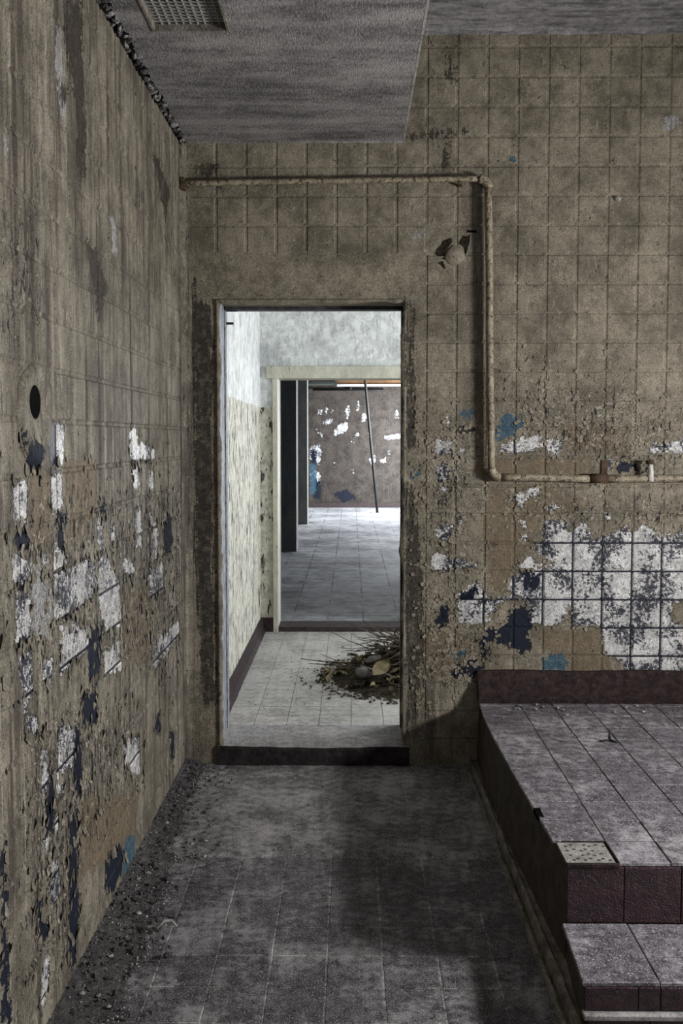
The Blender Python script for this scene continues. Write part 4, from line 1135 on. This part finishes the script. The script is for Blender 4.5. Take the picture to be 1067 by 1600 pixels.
def twig_mesh(length, r, seed, forks=1):
    rs = random.Random(seed)
    def walk(p, d, n, step):
        out = [p]
        for _ in range(n):
            d = (d + Vector((rs.uniform(-.22, .22), rs.uniform(-.22, .22), rs.uniform(-.15, .15)))).normalized()
            p = p + d * step
            out.append(p)
        return out
    path = walk(Vector((0, 0, 0)), Vector((1, 0, 0)), 6, length / 6)
    V, Fc = tube(path, [r * (1 - .09 * i) for i in range(7)], 5)
    for _ in range(forks):
        k = rs.randint(2, 4)
        d = Vector((1, rs.choice((-1, 1)) * rs.uniform(.5, 1), rs.uniform(-.1, .6))).normalized()
        p2 = walk(path[k], d, 3, length / 9)
        v, f = tube(p2, [r * .6, r * .5, r * .42, r * .3], 4)
        b = len(V); V += v; Fc += [tuple(i + b for i in q) for q in f]
    return mesh('twig', V, Fc)
twig_kinds = [twig_mesh(random.uniform(.22, .5), random.uniform(.0032, .0058), s, s % 3) for s in range(14)]
for q in range(120):
    t = random.uniform(0, 2 * math.pi); r = abs(random.gauss(0, .20))
    x, y = HX + .06 + math.cos(t) * r, HY + .0 + math.sin(t) * r
    yaw = random.uniform(0, 2 * math.pi)
    pitch = -abs(random.gauss(0, .16)) if q % 11 else -random.uniform(.3, .8)
    me = twig_kinds[q % 14]
    o = link('twig', me, M['twig'], None, (x, y, Z2 + max(0, heap_h(x, y)) + random.uniform(.004, .035)), (0, pitch, yaw), smooth=True)
    tag(o, 'thin dark dead twig tangled in the heap through the doorway', 'twig', 'dead twigs on the heap')
pale = add_tube('pale_stick', [(.06, 5.80, .235), (.20, 5.70, .215), (.34, 5.62, .18)], [.006, .0065, .005], M['twig_pale'], None, 6)
tag(pale, 'pale bare stick lying slantwise on the front of the twig heap', 'stick')

def leaf_mesh(seed, L=.07, W=.045):
    rs = random.Random(seed)
    V, Fc = [], []
    n = 6
    for i in range(n + 1):
        t = i / n
        w = W * math.sin(math.pi * min(.97, t * .92 + .05)) ** .8
        z = .012 * math.sin(t * 3.2 + rs.uniform(-.2, .2)) + .004 * rs.uniform(-1, 1)
        cu = .012 + .01 * rs.random()
        V += [(t * L, -w, z + cu), (t * L, 0, z), (t * L, w, z + cu * .8)]
    for i in range(n):
        for k in (0, 1):
            a = i * 3 + k
            Fc.append((a, a + 3, a + 4, a + 1))
    m = len(V)
    V += [(x, y, z - .0012) for x, y, z in V[:m]]
    Fc += [tuple(i + m for i in f)[::-1] for f in Fc[:]]
    rim = [i * 3 for i in range(n + 1)] + [i * 3 + 2 for i in range(n, -1, -1)]
    for a, b in zip(rim, rim[1:] + rim[:1]): Fc.append((a, b, b + m, a + m))
    return mesh('leaf', V, Fc)
leaf_kinds = []
for s in range(8):
    me = leaf_mesh(s, random.uniform(.05, .09), random.uniform(.014, .026)); me.materials.append(M['leaf' if s % 3 else 'leaf_dark']); leaf_kinds.append(me)
for q in range(130):
    t = random.uniform(math.pi * .85, math.pi * 2.05); r = random.uniform(.1, .56)
    x, y = HX + math.cos(t) * r, HY + math.sin(t) * r * 1.05
    o = link('dry_leaf', leaf_kinds[q % 8], None, None, (x, y, Z2 + max(0, heap_h(x, y)) + .006), (random.uniform(-.5, .5), random.uniform(-.6, .4), random.uniform(0, 6.28)), smooth=True)
    tag(o, 'curled dry leaf on the heap through the doorway', 'leaf', 'dry leaves on the heap')
big = leaf_mesh(40, .15, .045); big.materials.append(M['leaf'])
tag(link('large_leaf', big, None, None, (.13, 5.66, Z2 + .10), (.75, -.35, .75), smooth=True), 'large pale yellow-brown leaf standing on the front of the heap', 'leaf')

def rock(name, size, seed, mat, loc, rot=(0, 0, 0), sub=2, rough=.28):
    bm = bmesh.new(); bmesh.ops.create_icosphere(bm, subdivisions=sub, radius=1)
    for v in bm.verts:
        k = 1 + rough * mnoise.noise(v.co * 1.4 + Vector((seed, 0, 0))) + rough * .4 * mnoise.noise(v.co * 4 + Vector((seed, 5, 0)))
        v.co = Vector((v.co.x * size[0] * k, v.co.y * size[1] * k, v.co.z * size[2] * k))
    me = bpy.data.meshes.new(name); bm.to_mesh(me); bm.free()
    return link(name, me, mat, None, loc, rot, smooth=True) if loc is not None else me
tag(rock('round_stone', (.052, .045, .036), 3, M['stone'], (.075, 5.76, Z2 + .090), (0, .2, .2), 3, .15), 'smooth rounded grey-pink stone sitting on the front of the heap', 'stone')
tag(rock('flat_stone', (.055, .04, .018), 9, M['stone'], (.14, 5.86, Z2 + .155), (0, -.25, .5), 3, .2), 'flat pale stone resting behind the rounded stone on heap', 'stone')

# ================================================================= DIRT AND CRUMBS
# soil and fallen plaster lying along the foot of the left wall
V, Fc = [], []
yy = np.linspace(2.0, YB - .002, 220); nu = 14
for y in yy:
    wd = .155 + .05 * mnoise.noise((y * 3, 0, 1)) + .02 * mnoise.noise((y * 11, 0, 1))
    if y > 4.2: wd *= 1.0
    for k in range(nu + 1):
        t = k / nu
        x = XL + .002 + wd * t
        z = .046 * (1 - t) ** 1.6 + .016 * (1 - t * .9) * abs(mnoise.noise((x * 30, y * 30, 0))) + .010 * abs(mnoise.noise((x * 70, y * 70, 3))) * (1 - t)
        V.append((x, y, z + .002 if k < nu else .0))
for j in range(len(yy) - 1):
    for k in range(nu):
        a = j * (nu + 1) + k
        Fc.append((a, a + 1, a + nu + 2, a + nu + 1))
tag(link('wall_foot_dirt', mesh('wall_foot_dirt', V, Fc), M['dirt']), 'dark drift of soil and plaster dust along foot of left wall', 'dirt', kind='stuff')
def crumbs(name, label, sets, mat):
    V, Fc = [], []
    for n, fn, s0, s1 in sets:
        for _ in range(n):
            x, y, z = fn()
            s = random.uniform(s0, s1)
            R = Matrix.Rotation(random.uniform(0, 6.28), 3, 'Z') @ Matrix.Rotation(random.uniform(-.7, .7), 3, 'Y')
            b = len(V)
            for v in ((1, 0, 0), (-.6, .8, 0), (-.6, -.8, 0), (0, 0, 1), (0, 0, -.6)):
                V.append(Vector((x, y, z + s * .3)) + R @ (Vector(v) * s * random.uniform(.7, 1.2)))
            Fc.extend([(b, b + 1, b + 3), (b + 1, b + 2, b + 3), (b + 2, b, b + 3), (b + 1, b, b + 4), (b + 2, b + 1, b + 4), (b, b + 2, b + 4)])
    tag(link(name, mesh(name, V, Fc), mat), label, 'crumbs', kind='stuff')
def along_wall():
    x = XL + abs(random.gauss(.09, .09)) + .01
    return (x, random.uniform(2.3, 4.6), .046 * max(0, 1 - (x - XL) / .155) ** 1.6 + .008)
crumbs('wall_foot_crumbs', 'pale plaster crumbs in the dirt along foot of left wall', [(520, along_wall, .0015, .005), (160, lambda: (XL + .16 + random.gauss(0, .02), random.uniform(2.3, 4.6), .004), .002, .006)], M['chip'])
crumbs('soil_lumps', 'dark soil lumps in the dirt along foot of left wall', [(500, along_wall, .003, .011)], M['dirt'])
crumbs('floor_crumbs', 'fine plaster crumbs strewn over the dark floor', [(160, lambda: (random.uniform(-.65, .57), random.uniform(2.4, 3.6), .001), .001, .0028), (130, lambda: (random.uniform(-.65, .55), random.uniform(3.64, 4.6), .014), .001, .0034), (120, lambda: (random.uniform(.3, .57), random.uniform(4.35, 4.62), .014), .002, .006)], M['chip'])
crumbs('platform_crumbs', 'fine pale plaster crumbs strewn on the platform tiles', [(120, lambda: (random.uniform(.68, 1.7), YB - .1 - abs(random.gauss(0, .3)), ZP + .002), .0012, .004)], M['chip'])
crumbs('passage_crumbs', 'dark crumbs scattered on the pale passage floor', [(120, lambda: (random.uniform(-.65, -.2), random.uniform(5.0, 7.3), Z2 + .001), .0015, .005)], M['dirt'])
chunk_kinds = []
for s in range(6):
    me = rock('plaster_chunk', (random.uniform(.008, .020), random.uniform(.006, .014), random.uniform(.004, .009)), 20 + s, None, None, sub=1, rough=.5)
    me.materials.append(M['chip' if s % 3 == 0 else 'dirt']); chunk_kinds.append(me)
for q in range(46):
    y = random.uniform(2.35, 4.55); x = XL + .05 + abs(random.gauss(.07, .06))
    t = (x - XL) / .155
    z = .046 * max(0, 1 - t) ** 1.6 + .012
    tag(link('plaster_chunk', chunk_kinds[q % 6], None, None, (x, y, z), (0, 0, random.uniform(0, 6))), 'small plaster chunk lying in the dirt along the left wall', 'plaster chunk', 'plaster chunks by the left wall')
for q in range(16):
    x, y = random.uniform(.72, 1.68), YB - .12 - abs(random.gauss(0, .16))
    tag(link('plaster_flake', chunk_kinds[(q * 3) % 6], None, None, (x, y, ZP + .0055), (0, 0, random.uniform(0, 6))), 'pale plaster flake lying on platform tiles near the back wall', 'plaster flake', 'plaster flakes on the platform')
# a curled strip of paint and a bent twig
tag(add_tube('paint_curl', [(-.655, 3.02, .030), (-.635, 3.045, .042), (-.61, 3.05, .040), (-.59, 3.035, .028)], [.004, .006, .006, .003], M['chip'], None, 6), 'pale curled strip of paint on the dirt beside left wall', 'paint strip')
tw = group_at('bent_twig', (1.13, 3.98, ZP)); tag(tw, 'small dark three-pronged twig on the platform tiles', 'twig')
for p in ([(1.13, 3.98, ZP + .008), (1.128, 3.982, ZP + .05)], [(1.13, 3.98, ZP + .008), (1.085, 3.97, ZP + .006)], [(1.13, 3.98, ZP + .008), (1.16, 3.955, ZP + .005)]):
    add_tube('prong', p, [.006, .0035], M['iron'], tw, 6)
